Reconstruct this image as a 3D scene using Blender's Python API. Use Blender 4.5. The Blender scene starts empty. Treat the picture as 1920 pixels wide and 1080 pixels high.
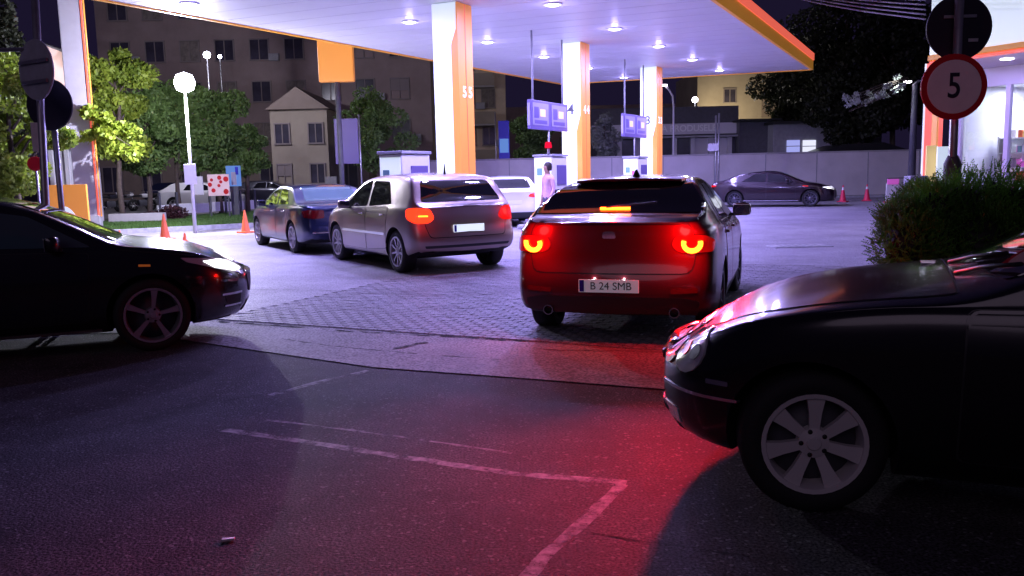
import bpy, bmesh, math, random
import numpy as np
from mathutils import Vector, Matrix
from mathutils.bvhtree import BVHTree
random.seed(7)
rng = np.random.default_rng(7)
R = math.radians
scn = bpy.context.scene
col = scn.collection

# ------------------------------------------------------------------ camera
F = 1600.0
PITCH = math.atan(215 / 1600)
ROLL = R(-1.3)
CAMZ = 1.55
S = CAMZ / 1.45
cm = bpy.data.cameras.new('camera')
cam = bpy.data.objects.new('camera', cm)
col.objects.link(cam)
cm.sensor_width = 36
cm.lens = 36 * F / 1920
cm.clip_start = 0.05
cm.clip_end = 600
CR = (Matrix.Rotation(math.pi / 2 - PITCH, 3, 'X') @ Matrix.Rotation(ROLL, 3, 'Z'))
cam.matrix_world = Matrix.Translation((0, 0, CAMZ)) @ CR.to_4x4()
scn.camera = cam
# ------------------------------------------------------------------ world (night sky with city glow)
W = bpy.data.worlds.new('World')
scn.world = W
W.use_nodes = True
wn = W.node_tree
wb = wn.nodes['Background']
wb.inputs[0].default_value = (0.40, 0.28, 0.95, 1)
wb.inputs[1].default_value = 0.024
# faint, very soft night light from behind the camera (added fill, no known source)
_sl = bpy.data.lights.new('night_fill', 'SUN')
_sl.energy = 0.12
_sl.angle = R(30)
_sl.color = (.90, .68, 1.0)
_so = bpy.data.objects.new('night_fill', _sl)
col.objects.link(_so)
_so.rotation_euler = Vector((.30, .80, -.50)).to_track_quat('-Z', 'Y').to_euler()
# ------------------------------------------------------------------ exposure
scn.view_settings.view_transform = 'Standard'
scn.view_settings.look = 'None'
scn.view_settings.gamma = 1
scn.view_settings.use_curve_mapping = False
scn.view_settings.exposure = 0.0
scn.render.engine = 'CYCLES'
scn.cycles.use_denoising = True
scn.cycles.sample_clamp_indirect = 6
scn.cycles.max_bounces = 6
scn.cycles.caustics_reflective = False
scn.cycles.caustics_refractive = False
LC = (0.40, 0.34, 1.0)          # colour of the station's lamps


def ray(px, py):
    return CR @ Vector(((px - 960) / F, -(py - 540) / F, -1))


def at(px, py, z=0.0):
    d = ray(px, py)
    return Vector((0, 0, CAMZ)) + d * ((z - CAMZ) / d.z)


def atY(px, py, Y):
    d = ray(px, py)
    return Vector((0, 0, CAMZ)) + d * (Y / d.y)


# ------------------------------------------------------------------ materials
def mat(name, c=(0.5, 0.5, 0.5), rough=0.6, metal=0.0, spec=0.5, coat=0.0, emi=None, es=0.0, var=0.0, vs=3.0,
        bump=0.0, bs=40.0, trans=0.0, c2=None, thr=None):
    m = bpy.data.materials.new(name)
    m.use_nodes = True
    nt = m.node_tree
    b = nt.nodes['Principled BSDF']
    b.inputs['Base Color'].default_value = (*c, 1)
    b.inputs['Roughness'].default_value = rough
    b.inputs['Metallic'].default_value = metal
    b.inputs['Specular IOR Level'].default_value = spec
    b.inputs['Coat Weight'].default_value = coat
    b.inputs['Coat Roughness'].default_value = 0.04
    b.inputs['Transmission Weight'].default_value = trans
    if emi:
        b.inputs['Emission Color'].default_value = (*emi, 1)
        b.inputs['Emission Strength'].default_value = es
    tc = nt.nodes.new('ShaderNodeTexCoord')
    if var or c2:
        n = nt.nodes.new('ShaderNodeTexNoise')
        n.inputs['Scale'].default_value = vs
        n.inputs['Detail'].default_value = 6
        n.inputs['Roughness'].default_value = 0.65
        nt.links.new(tc.outputs['Object'], n.inputs['Vector'])
        r = nt.nodes.new('ShaderNodeValToRGB')
        lo, hi = thr or (0.3, 0.7)
        r.color_ramp.elements[0].position = lo
        r.color_ramp.elements[1].position = hi
        if c2:
            a, z = c, c2
        else:
            a = tuple(x * (1 - var) for x in c)
            z = tuple(min(1, x * (1 + var)) for x in c)
        r.color_ramp.elements[0].color = (*a, 1)
        r.color_ramp.elements[1].color = (*z, 1)
        nt.links.new(n.outputs['Fac'], r.inputs['Fac'])
        nt.links.new(r.outputs['Color'], b.inputs['Base Color'])
    if bump:
        n2 = nt.nodes.new('ShaderNodeTexNoise')
        n2.inputs['Scale'].default_value = bs
        n2.inputs['Detail'].default_value = 8
        nt.links.new(tc.outputs['Object'], n2.inputs['Vector'])
        bp = nt.nodes.new('ShaderNodeBump')
        bp.inputs['Strength'].default_value = bump
        bp.inputs['Distance'].default_value = 0.02
        nt.links.new(n2.outputs['Fac'], bp.inputs['Height'])
        nt.links.new(bp.outputs['Normal'], b.inputs['Normal'])
    return m


def emat(name, c, s):
    m = bpy.data.materials.new(name)
    m.use_nodes = True
    nt = m.node_tree
    nt.nodes.clear()
    e = nt.nodes.new('ShaderNodeEmission')
    e.inputs[0].default_value = (*c, 1)
    e.inputs[1].default_value = s
    o = nt.nodes.new('ShaderNodeOutputMaterial')
    nt.links.new(e.outputs[0], o.inputs[0])
    return m


def paint(name, c, metal=0.3, rough=0.32, coat=1.0):
    m = mat(name, c, rough, metal, 0.5, coat)
    nt = m.node_tree
    b = nt.nodes['Principled BSDF']
    tc = nt.nodes.new('ShaderNodeTexCoord')
    n = nt.nodes.new('ShaderNodeTexNoise')      # road dust on the lacquer
    n.inputs['Scale'].default_value = 5
    n.inputs['Detail'].default_value = 7
    nt.links.new(tc.outputs['Object'], n.inputs['Vector'])
    mr = nt.nodes.new('ShaderNodeMapRange')
    mr.inputs['To Min'].default_value = 0.02
    mr.inputs['To Max'].default_value = 0.16
    nt.links.new(n.outputs['Fac'], mr.inputs['Value'])
    nt.links.new(mr.outputs['Result'], b.inputs['Coat Roughness'])
    return m


def ground_mat(name, c, c2, sparkle=0.0, fine=90.0, bump=0.6, rough=0.75, patch=0.35, speck=(0.20, 0.20, 0.20), grain=.25):
    m = bpy.data.materials.new(name)
    m.use_nodes = True
    nt = m.node_tree
    b = nt.nodes['Principled BSDF']
    b.inputs['Roughness'].default_value = rough
    b.inputs['Specular IOR Level'].default_value = 0.25
    tc = nt.nodes.new('ShaderNodeTexCoord')
    n1 = nt.nodes.new('ShaderNodeTexNoise')
    n1.inputs['Scale'].default_value = patch
    n1.inputs['Detail'].default_value = 9
    n1.inputs['Roughness'].default_value = 0.78
    n2 = nt.nodes.new('ShaderNodeTexNoise')
    n2.inputs['Scale'].default_value = fine
    n2.inputs['Detail'].default_value = 4
    nt.links.new(tc.outputs['Object'], n1.inputs['Vector'])
    nt.links.new(tc.outputs['Object'], n2.inputs['Vector'])
    r = nt.nodes.new('ShaderNodeValToRGB')
    r.color_ramp.elements[0].position = 0.32
    r.color_ramp.elements[1].position = 0.68
    r.color_ramp.elements[0].color = (*c, 1)
    r.color_ramp.elements[1].color = (*c2, 1)
    nt.links.new(n1.outputs['Fac'], r.inputs['Fac'])
    mx = nt.nodes.new('ShaderNodeMixRGB')
    mx.blend_type = 'OVERLAY'
    mx.inputs[0].default_value = 1.0
    nt.links.new(r.outputs[0], mx.inputs[1])
    fr = nt.nodes.new('ShaderNodeValToRGB')
    fr.color_ramp.elements[0].position = 0.36
    fr.color_ramp.elements[1].position = 0.64
    nt.links.new(n2.outputs['Fac'], fr.inputs['Fac'])
    gm = nt.nodes.new('ShaderNodeMapRange')
    gm.inputs['To Min'].default_value = .5 - grain
    gm.inputs['To Max'].default_value = .5 + grain
    nt.links.new(fr.outputs[0], gm.inputs['Value'])
    nt.links.new(gm.outputs['Result'], mx.inputs[2])
    out = mx.outputs[0]
    if sparkle:
        v = nt.nodes.new('ShaderNodeTexVoronoi')
        v.inputs['Scale'].default_value = 75
        nt.links.new(tc.outputs['Object'], v.inputs['Vector'])
        s = nt.nodes.new('ShaderNodeSeparateColor')
        nt.links.new(v.outputs['Color'], s.inputs[0])
        g = nt.nodes.new('ShaderNodeMath')
        g.operation = 'GREATER_THAN'
        g.inputs[1].default_value = 1 - sparkle
        nt.links.new(s.outputs[0], g.inputs[0])
        m2 = nt.nodes.new('ShaderNodeMixRGB')
        nt.links.new(g.outputs[0], m2.inputs[0])
        nt.links.new(out, m2.inputs[1])
        m2.inputs[2].default_value = (*speck, 1)
        out = m2.outputs[0]
    nt.links.new(out, b.inputs['Base Color'])
    bp = nt.nodes.new('ShaderNodeBump')
    bp.inputs['Strength'].default_value = bump
    bp.inputs['Distance'].default_value = 0.006
    nt.links.new(n2.outputs['Fac'], bp.inputs['Height'])
    nt.links.new(bp.outputs['Normal'], b.inputs['Normal'])
    return m


M = {}
M['asphalt'] = ground_mat('asphalt', (0.014, 0.013, 0.015), (0.105, 0.098, 0.105), sparkle=0.03, bump=1.0, rough=0.8, fine=75, grain=.48, patch=.8)
M['asphalt_old'] = ground_mat('asphalt_old', (0.10, 0.095, 0.10), (0.17, 0.165, 0.17), sparkle=0.03, bump=0.8, rough=0.7)
M['forecourt'] = ground_mat('forecourt', (0.17, 0.16, 0.18), (0.37, 0.355, 0.38), fine=50, bump=0.4, rough=0.6)
M['paver'] = ground_mat('paver', (0.15, 0.14, 0.155), (0.33, 0.315, 0.34), fine=60, bump=0.5, rough=0.6, patch=1.3)
M['joint'] = mat('joint', (0.20, 0.19, 0.205), 0.9)
M['strip'] = ground_mat('strip', (0.18, 0.17, 0.175), (0.40, 0.38, 0.39), fine=45, bump=0.5, rough=0.7, patch=0.8)
M['crack'] = mat('crack', (0.012, 0.012, 0.014), 0.95)
M['roadpaint'] = mat('roadpaint', (0.16, 0.15, 0.16), 0.7, c2=(0.48, 0.46, 0.47), vs=20, thr=(0.36, 0.62))
M['kerb'] = mat('kerb', (0.33, 0.33, 0.36), 0.8, var=0.25, vs=6, bump=0.5)
M['grass'] = mat('grass', (0.05, 0.11, 0.025), 0.9, var=0.5, vs=30, bump=0.8)
M['soil'] = mat('soil', (0.05, 0.04, 0.03), 0.95, var=0.4, vs=9, bump=0.9)
M['ceiling'] = mat('ceiling', (0.80, 0.80, 0.82), 0.45, spec=0.5, var=0.03, vs=1)
M['orange'] = mat('orange', (0.86, 0.24, 0.04), 0.35, spec=0.4)
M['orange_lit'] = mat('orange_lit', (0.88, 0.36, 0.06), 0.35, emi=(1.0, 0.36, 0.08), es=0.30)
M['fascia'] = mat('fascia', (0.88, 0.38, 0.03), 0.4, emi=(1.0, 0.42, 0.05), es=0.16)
M['fascia_red'] = mat('fascia_red', (0.8, 0.10, 0.05), 0.4, emi=(1.0, 0.16, 0.10), es=0.7)
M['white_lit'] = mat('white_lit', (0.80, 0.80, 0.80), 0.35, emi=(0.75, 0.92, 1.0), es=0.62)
M['white'] = mat('white', (0.78, 0.78, 0.79), 0.4, var=0.05, vs=4)
M['white_paint'] = paint('white_paint', (0.78, 0.78, 0.80), 0.0, 0.35)
M['grey'] = mat('grey', (0.33, 0.33, 0.36), 0.55, var=0.15, vs=5)
M['dgrey'] = mat('dgrey', (0.09, 0.09, 0.11), 0.6, var=0.2, vs=5)
M['black'] = mat('black', (0.012, 0.012, 0.014), 0.45)
M['plastic'] = mat('plastic', (0.018, 0.018, 0.02), 0.5, bump=0.15, bs=200)
M['well'] = mat('well', (0.006, 0.006, 0.007), 0.95)
M['rubber'] = mat('rubber', (0.012, 0.012, 0.013), 0.75, bump=0.25, bs=90)
M['alloy'] = mat('alloy', (0.55, 0.54, 0.57), 0.32, 0.75)
M['alloy_dull'] = mat('alloy_dull', (0.72, 0.68, 0.66), 0.45, 0.15)
M['alloy_dark'] = mat('alloy_dark', (0.14, 0.14, 0.17), 0.3, 0.8)
M['chrome'] = mat('chrome', (0.85, 0.85, 0.88), 0.08, 1.0)
M['glass'] = mat('glass', (0.010, 0.010, 0.013), 0.03, spec=0.9, coat=0.6)
M['glass_teal'] = mat('glass_teal', (0.05, 0.10, 0.11), 0.05, spec=0.8, coat=0.5)
M['pane'] = mat('pane', (0.9, 0.95, 0.95), 0.02, trans=1.0, spec=0.5)
M['p_mazda'] = paint('p_mazda', (0.10, 0.006, 0.012), 0.35, 0.30)
M['p_silver'] = paint('p_silver', (0.38, 0.30, 0.27), 0.6, 0.34)
M['p_navy'] = paint('p_navy', (0.018, 0.026, 0.075), 0.5, 0.28)
M['p_black'] = paint('p_black', (0.006, 0.006, 0.009), 0.2, 0.25)
M['p_merc'] = paint('p_merc', (0.004, 0.0035, 0.005), 0.2, 0.25, .6)
M['p_plum'] = paint('p_plum', (0.012, 0.003, 0.009), 0.4, 0.3)
M['p_grey'] = paint('p_grey', (0.25, 0.25, 0.27), 0.5, 0.35)
M['p_dk'] = paint('p_dk', (0.03, 0.03, 0.05), 0.4, 0.35)
M['lens_red'] = mat('lens_red', (0.14, 0.004, 0.006), 0.12, spec=0.7, coat=0.8)
M['lens_redlit'] = mat('lens_redlit', (0.3, 0.005, 0.006), 0.15, coat=0.8, emi=(1.0, 0.01, 0.006), es=0.75)
M['lens_dim'] = mat('lens_dim', (0.10, 0.002, 0.003), 0.15, coat=0.8, emi=(1.0, 0.008, 0.006), es=0.30)
M['lens_redhot'] = mat('lens_redhot', (0.5, 0.005, 0.006), 0.15, coat=0.8, emi=(1.0, 0.03, 0.008), es=3.0)
M['brake'] = emat('brake', (1.0, 0.075, 0.004), 22.0)
M['lens_clear'] = mat('lens_clear', (0.80, 0.78, 0.82), 0.12, 0.45, coat=1.0)
M['lamp_hot'] = mat('lamp_hot', (0.9, 0.9, 0.9), 0.1, coat=1.0, emi=(0.92, 0.92, 1.0), es=3.0)
M['amber'] = mat('amber', (0.7, 0.2, 0.02), 0.2, emi=(1.0, 0.25, 0.05), es=0.12)
M['plate'] = mat('plate', (0.75, 0.76, 0.80), 0.3, emi=(0.8, 0.8, 1.0), es=0.12)
M['plate_lit'] = mat('plate_lit', (0.75, 0.76, 0.80), 0.3, emi=(0.75, 0.85, 1.0), es=1.0)
M['eu'] = mat('eu', (0.02, 0.02, 0.45), 0.4)
M['ink'] = mat('ink', (0.015, 0.012, 0.03), 0.5)
M['sign_red'] = mat('sign_red', (0.55, 0.012, 0.02), 0.35)
M['sign_white'] = mat('sign_white', (0.86, 0.86, 0.88), 0.35, var=0.06, vs=6)
M['sign_back'] = mat('sign_back', (0.50, 0.51, 0.56), 0.5, 0.1, var=0.15, vs=7)
M['galv'] = mat('galv', (0.42, 0.42, 0.45), 0.4, 0.7, var=0.2, vs=8)
M['concrete'] = mat('concrete', (0.42, 0.40, 0.41), 0.85, var=0.15, vs=1.2, bump=0.4, bs=15)
M['wallpale'] = mat('wallpale', (0.62, 0.58, 0.60), 0.8, var=0.12, vs=0.6, bump=0.3, bs=12)
M['mauve'] = mat('mauve', (0.32, 0.25, 0.24), 0.9, var=0.2, vs=0.4, bump=0.3, bs=6)
M['brown'] = mat('brown', (0.25, 0.20, 0.17), 0.9, var=0.2, vs=0.5, bump=0.3, bs=6)
M['cream'] = mat('cream', (0.36, 0.31, 0.25), 0.9, var=0.15, vs=0.5)
M['beige'] = mat('beige', (0.62, 0.50, 0.38), 0.9, var=0.2, vs=0.5)
M['pylon'] = mat('pylon', (0.34, 0.32, 0.38), 0.5, var=.08, vs=3)
M['pink'] = mat('pink', (0.80, 0.60, 0.58), 0.6, var=0.06, vs=2)
M['win'] = mat('win', (0.05, 0.045, 0.07), 0.2, spec=0.5, var=.5, vs=.7)
M['frame'] = mat('frame', (0.26, 0.22, 0.22), 0.7)
M['curtain'] = mat('curtain', (0.22, 0.19, 0.17), 0.8, var=.4, vs=3)
M['frame_w'] = mat('frame_w', (0.62, 0.60, 0.66), 0.5)
M['lit_blue'] = emat('lit_blue', (0.42, 0.45, 1.0), 0.85)
M['lit_white'] = emat('lit_white', (0.80, 0.82, 1.0), 1.05)
M['lit_amber'] = emat('lit_amber', (1.0, 0.42, 0.22), 0.8)
M['lit_poster'] = emat('lit_poster', (0.16, 0.32, 0.85), 0.75)
M['lit_red'] = emat('lit_red', (1.0, 0.01, 0.06), 1.0)
M['poster_w'] = mat('poster_w', (0.32, 0.30, 0.40), 0.4, emi=(0.55, 0.45, 1.0), es=0.02)
M['poster_v'] = mat('poster_v', (0.13, 0.10, 0.26), 0.4, emi=(0.28, 0.18, 0.85), es=0.05)
M['yellow'] = mat('yellow', (0.8, 0.62, 0.2), 0.5, emi=(1.0, 0.75, 0.3), es=0.3)
M['magenta'] = mat('magenta', (0.7, 0.12, 0.5), 0.5, emi=(1, 0.2, 0.8), es=0.25)
M['teal'] = mat('teal', (0.2, 0.42, 0.45), 0.5)
M['cone'] = mat('cone', (0.85, 0.16, 0.05), 0.45, emi=(1, 0.2, 0.08), es=0.10)
M['cone_w'] = mat('cone_w', (0.8, 0.8, 0.8), 0.4)
M['cone_r'] = mat('cone_r', (0.75, 0.03, 0.09), 0.45)
M['lamp'] = emat('lamp', (0.86, 0.84, 1.0), 14)
M['globe'] = emat('globe', (0.80, 0.80, 1.0), 40)
M['spark'] = emat('spark', (0.9, 0.8, 1.0), 12)
_p = bpy.data.materials.new('thin_glass')
_p.use_nodes = True
_n = _p.node_tree
_n.nodes.clear()
_t, _g, _m, _f, _o = [_n.nodes.new(x) for x in ('ShaderNodeBsdfTransparent', 'ShaderNodeBsdfGlossy', 'ShaderNodeMixShader', 'ShaderNodeFresnel', 'ShaderNodeOutputMaterial')]
_t.inputs[0].default_value = (.93, .95, .96, 1)
_g.inputs['Roughness'].default_value = .02
_n.links.new(_f.outputs[0], _m.inputs[0]); _n.links.new(_t.outputs[0], _m.inputs[1]); _n.links.new(_g.outputs[0], _m.inputs[2]); _n.links.new(_m.outputs[0], _o.inputs[0])
M['pane'] = _p
M['shop_in'] = mat('shop_in', (0.8, 0.8, 0.82), 0.5)
M['bark'] = mat('bark', (0.10, 0.075, 0.06), 0.9, var=0.3, vs=8, bump=0.8, bs=20)
M['cable'] = mat('cable', (0.30, 0.28, 0.38), 0.5)


def broken(m, scale, lo, hi):
    nt = m.node_tree
    b = nt.nodes['Principled BSDF']
    out = nt.nodes['Material Output']
    tc = nt.nodes.new('ShaderNodeTexCoord')
    n = nt.nodes.new('ShaderNodeTexNoise')
    n.inputs['Scale'].default_value = scale
    n.inputs['Detail'].default_value = 9
    n.inputs['Roughness'].default_value = 0.75
    nt.links.new(tc.outputs['Object'], n.inputs['Vector'])
    r = nt.nodes.new('ShaderNodeMapRange')
    r.inputs['From Min'].default_value = lo
    r.inputs['From Max'].default_value = hi
    nt.links.new(n.outputs['Fac'], r.inputs['Value'])
    t = nt.nodes.new('ShaderNodeBsdfTransparent')
    x = nt.nodes.new('ShaderNodeMixShader')
    nt.links.new(r.outputs['Result'], x.inputs[0])
    nt.links.new(t.outputs[0], x.inputs[1])
    nt.links.new(b.outputs[0], x.inputs[2])
    nt.links.new(x.outputs[0], out.inputs[0])


broken(M['roadpaint'], 6, .34, .56)
broken(M['crack'], 5, .44, .52)


def leafmat(name, c, c2, tl=0.35, vs=1.3):
    m = bpy.data.materials.new(name)
    m.use_nodes = True
    nt = m.node_tree
    b = nt.nodes['Principled BSDF']
    b.inputs['Roughness'].default_value = 0.55
    out = nt.nodes['Material Output']
    tc = nt.nodes.new('ShaderNodeTexCoord')
    n = nt.nodes.new('ShaderNodeTexNoise')
    n.inputs['Scale'].default_value = vs
    n.inputs['Detail'].default_value = 8
    n.inputs['Roughness'].default_value = 0.8
    nt.links.new(tc.outputs['Object'], n.inputs['Vector'])
    r = nt.nodes.new('ShaderNodeValToRGB')
    r.color_ramp.elements[0].position = 0.35
    r.color_ramp.elements[1].position = 0.65
    r.color_ramp.elements[0].color = (*c, 1)
    r.color_ramp.elements[1].color = (*c2, 1)
    nt.links.new(n.outputs['Fac'], r.inputs['Fac'])
    nt.links.new(r.outputs[0], b.inputs['Base Color'])
    t = nt.nodes.new('ShaderNodeBsdfTranslucent')
    nt.links.new(r.outputs[0], t.inputs[0])
    mx = nt.nodes.new('ShaderNodeMixShader')
    mx.inputs[0].default_value = tl
    nt.links.new(b.outputs[0], mx.inputs[1])
    nt.links.new(t.outputs[0], mx.inputs[2])
    nt.links.new(mx.outputs[0], out.inputs[0])
    return m


M['leaf_a'] = leafmat('leaf_a', (0.10, 0.17, 0.02), (0.40, 0.50, 0.06))
M['leaf_b'] = leafmat('leaf_b', (0.07, 0.14, 0.035), (0.28, 0.44, 0.12))
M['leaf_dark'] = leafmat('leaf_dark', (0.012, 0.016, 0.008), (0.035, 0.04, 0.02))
M['leaf_lit'] = leafmat('leaf_lit', (0.16, 0.24, 0.02), (0.38, 0.46, 0.05), 0.5)  # brighter lime puts lamplight into the leaf colour
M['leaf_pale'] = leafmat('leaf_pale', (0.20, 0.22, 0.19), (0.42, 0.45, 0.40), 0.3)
M['leaf_bush'] = leafmat('leaf_bush', (0.03, 0.10, 0.012), (0.17, 0.42, 0.035), 0.3, 2.2)


# ------------------------------------------------------------------ mesh helpers
def tag(o, label=None, cat=None, group=None, kind=None):
    if label: o['label'] = label
    if cat: o['category'] = cat
    if group: o['group'] = group
    if kind: o['kind'] = kind
    return o


def link(name, me, parent=None, loc=None, rz=0.0):
    o = bpy.data.objects.new(name, me)
    col.objects.link(o)
    if parent is not None: o.parent = parent
    if loc is not None: o.location = loc
    if rz: o.rotation_euler = (0, 0, rz)
    return o


def thing(name, label, cat, loc=(0, 0, 0), rz=0.0, group=None):
    o = link(name, None, None, loc, rz)
    return tag(o, label, cat, group)


class B:
    def __init__(s):
        s.bm = bmesh.new()
        s.mi = 0

    def _f(s, vs):
        try:
            f = s.bm.faces.new(vs)
            f.material_index = s.mi
            return f
        except ValueError:
            return None

    def box(s, c, d, rz=0.0, bev=0.0, rot=None):
        g = bmesh.ops.create_cube(s.bm, size=1)
        vs = g['verts']
        bmesh.ops.scale(s.bm, vec=d, verts=vs)
        fs = set(f for v in vs for f in v.link_faces)
        if bev:
            es = list(set(e for v in vs for e in v.link_edges))
            r = bmesh.ops.bevel(s.bm, geom=es, offset=min(bev, min(d) * 0.45), segments=2, affect='EDGES', profile=0.6)
            fs = set(r['faces']) | set(f for f in fs if f.is_valid)
            vs = list(set(v for f in fs for v in f.verts))
            fs = set(f for v in vs for f in v.link_faces)
        for f in fs: f.material_index = s.mi
        m = Matrix.Translation(c)
        if rot is not None: m = m @ rot.to_4x4()
        elif rz: m = m @ Matrix.Rotation(rz, 4, 'Z')
        bmesh.ops.transform(s.bm, matrix=m, verts=vs)
        return s

    def tube(s, pts, r, n=8, cap=True):
        pts = [Vector(p) for p in pts]
        rs = r if isinstance(r, (list, tuple)) else [r] * len(pts)
        rings = []
        up = None
        for i, p in enumerate(pts):
            a = pts[max(0, i - 1)]
            b = pts[min(len(pts) - 1, i + 1)]
            t = (b - a).normalized()
            if up is None:
                u = t.orthogonal().normalized()
            else:
                u = (up - t * up.dot(t))
                u = u.normalized() if u.length > 1e-5 else t.orthogonal().normalized()
            up = u
            v = t.cross(u)
            rings.append([s.bm.verts.new(p + (u * math.cos(2 * math.pi * k / n) + v * math.sin(2 * math.pi * k / n)) * rs[i]) for k in range(n)])
        for a, b in zip(rings, rings[1:]):
            for k in range(n):
                f = s._f((a[k], a[(k + 1) % n], b[(k + 1) % n], b[k]))
                if f: f.smooth = True
        if cap:
            s._f(rings[0][::-1])
            s._f(rings[-1])
        return s

    def lathe(s, prof, n=24, mat4=None, closed=False, caps=True):
        # prof: (r, h) revolve about local z
        rings = []
        mat4 = mat4 or Matrix.Identity(4)
        for r, h in prof:
            rings.append([s.bm.verts.new(mat4 @ Vector((r * math.cos(2 * math.pi * k / n), r * math.sin(2 * math.pi * k / n), h))) for k in range(n)])
        prs = list(zip(rings, rings[1:]))
        if closed: prs.append((rings[-1], rings[0]))
        for a, b in prs:
            for k in range(n):
                f = s._f((a[k], a[(k + 1) % n], b[(k + 1) % n], b[k]))
                if f: f.smooth = True
        if not closed and caps:
            if prof[0][0] > 1e-4: s._f(rings[0][::-1])
            if prof[-1][0] > 1e-4: s._f(rings[-1])
        return s

    def prism(s, pts, vec):
        vec = Vector(vec)
        a = [s.bm.verts.new(Vector(p)) for p in pts]
        b = [s.bm.verts.new(Vector(p) + vec) for p in pts]
        n = len(pts)
        s._f(a[::-1])
        s._f(b)
        for k in range(n):
            s._f((a[k], a[(k + 1) % n], b[(k + 1) % n], b[k]))
        return s

    def poly(s, pts):
        s._f([s.bm.verts.new(Vector(p)) for p in pts])
        return s

    def mesh(s, name, mats, smooth=False, angle=40):
        bmesh.ops.remove_doubles(s.bm, verts=s.bm.verts, dist=1e-5)
        bmesh.ops.recalc_face_normals(s.bm, faces=s.bm.faces)
        me = bpy.data.meshes.new(name)
        s.bm.to_mesh(me)
        s.bm.free()
        for m in (mats if isinstance(mats, (list, tuple)) else [mats]): me.materials.append(m)
        if smooth:
            me.shade_smooth()
            me.set_sharp_from_angle(angle=R(angle))
        return me

    def build(s, name, mats, parent=None, loc=None, rz=0.0, smooth=False, angle=40):
        return link(name, s.mesh(name, mats, smooth, angle), parent, loc, rz)


def box(name, c, d, m, parent=None, rz=0.0, bev=0.0):
    return B().box((0, 0, 0), d, 0, bev).build(name, m, parent, c, rz)


def text(body, size, m, name, parent, M4, ext=0.002, bold=0.0, align='CENTER'):
    cu = bpy.data.curves.new('t', 'FONT')
    cu.body = body
    cu.size = size
    cu.extrude = ext
    cu.offset = bold
    cu.align_x = align
    cu.align_y = 'CENTER'
    o = bpy.data.objects.new('t', cu)
    col.objects.link(o)
    dg = bpy.context.evaluated_depsgraph_get()
    me = bpy.data.meshes.new_from_object(o.evaluated_get(dg))
    col.objects.unlink(o)
    bpy.data.objects.remove(o)
    me.materials.clear()
    me.materials.append(m)
    me.transform(M4)
    me.name = name
    return link(name, me, parent)


def evalmesh(me, mods):
    o = bpy.data.objects.new('tmp', me)
    col.objects.link(o)
    for fn in mods: fn(o)
    dg = bpy.context.evaluated_depsgraph_get()
    dg.update()
    r = bpy.data.meshes.new_from_object(o.evaluated_get(dg))
    col.objects.unlink(o)
    bpy.data.objects.remove(o)
    return r


def lamp(name, kind, loc, energy, color=LC, size=0.1, parent=None, spot=None, blend=0.5, rot=None):
    l = bpy.data.lights.new(name, kind)
    l.energy = energy
    l.color = color
    if kind == 'AREA':
        l.shape = 'DISK'
        l.size = size
    else:
        l.shadow_soft_size = size
    if kind == 'SPOT':
        l.spot_size = spot
        l.spot_blend = blend
    o = bpy.data.objects.new(name, l)
    col.objects.link(o)
    o.location = loc
    if rot: o.rotation_euler = rot
    if parent is not None: o.parent = parent
    return o


# ================================================================== CARS
def pch(pts, x):
    xs = [p[0] for p in pts]
    ys = [p[1] for p in pts]
    if x <= xs[0]: return ys[0]
    if x >= xs[-1]: return ys[-1]
    n = len(xs)
    h = [xs[i + 1] - xs[i] for i in range(n - 1)]
    d = [(ys[i + 1] - ys[i]) / h[i] for i in range(n - 1)]
    m = [0] * n
    m[0], m[-1] = d[0], d[-1]
    for i in range(1, n - 1):
        if d[i - 1] * d[i] <= 0: m[i] = 0
        else:
            w1 = 2 * h[i] + h[i - 1]
            w2 = h[i] + 2 * h[i - 1]
            m[i] = (w1 + w2) / (w1 / d[i - 1] + w2 / d[i])
    for i in range(n - 1):
        if x <= xs[i + 1]:
            t = (x - xs[i]) / h[i]
            return ((2 * t ** 3 - 3 * t * t + 1) * ys[i] + (t ** 3 - 2 * t * t + t) * h[i] * m[i]
                    + (-2 * t ** 3 + 3 * t * t) * ys[i + 1] + (t ** 3 - t * t) * h[i] * m[i + 1])


def rounded(poly, r=0.03, n=3):
    out = []
    N = len(poly)
    for i in range(N):
        p = Vector(poly[i])
        a = Vector(poly[i - 1])
        b = Vector(poly[(i + 1) % N])
        ra = min(r, (a - p).length * 0.45)
        rb = min(r, (b - p).length * 0.45)
        pa = p + (a - p).normalized() * ra
        pb = p + (b - p).normalized() * rb
        for k in range(n + 1):
            t = k / n
            out.append(pa * (1 - t) ** 2 + p * 2 * t * (1 - t) + pb * t * t)
    return out


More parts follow.
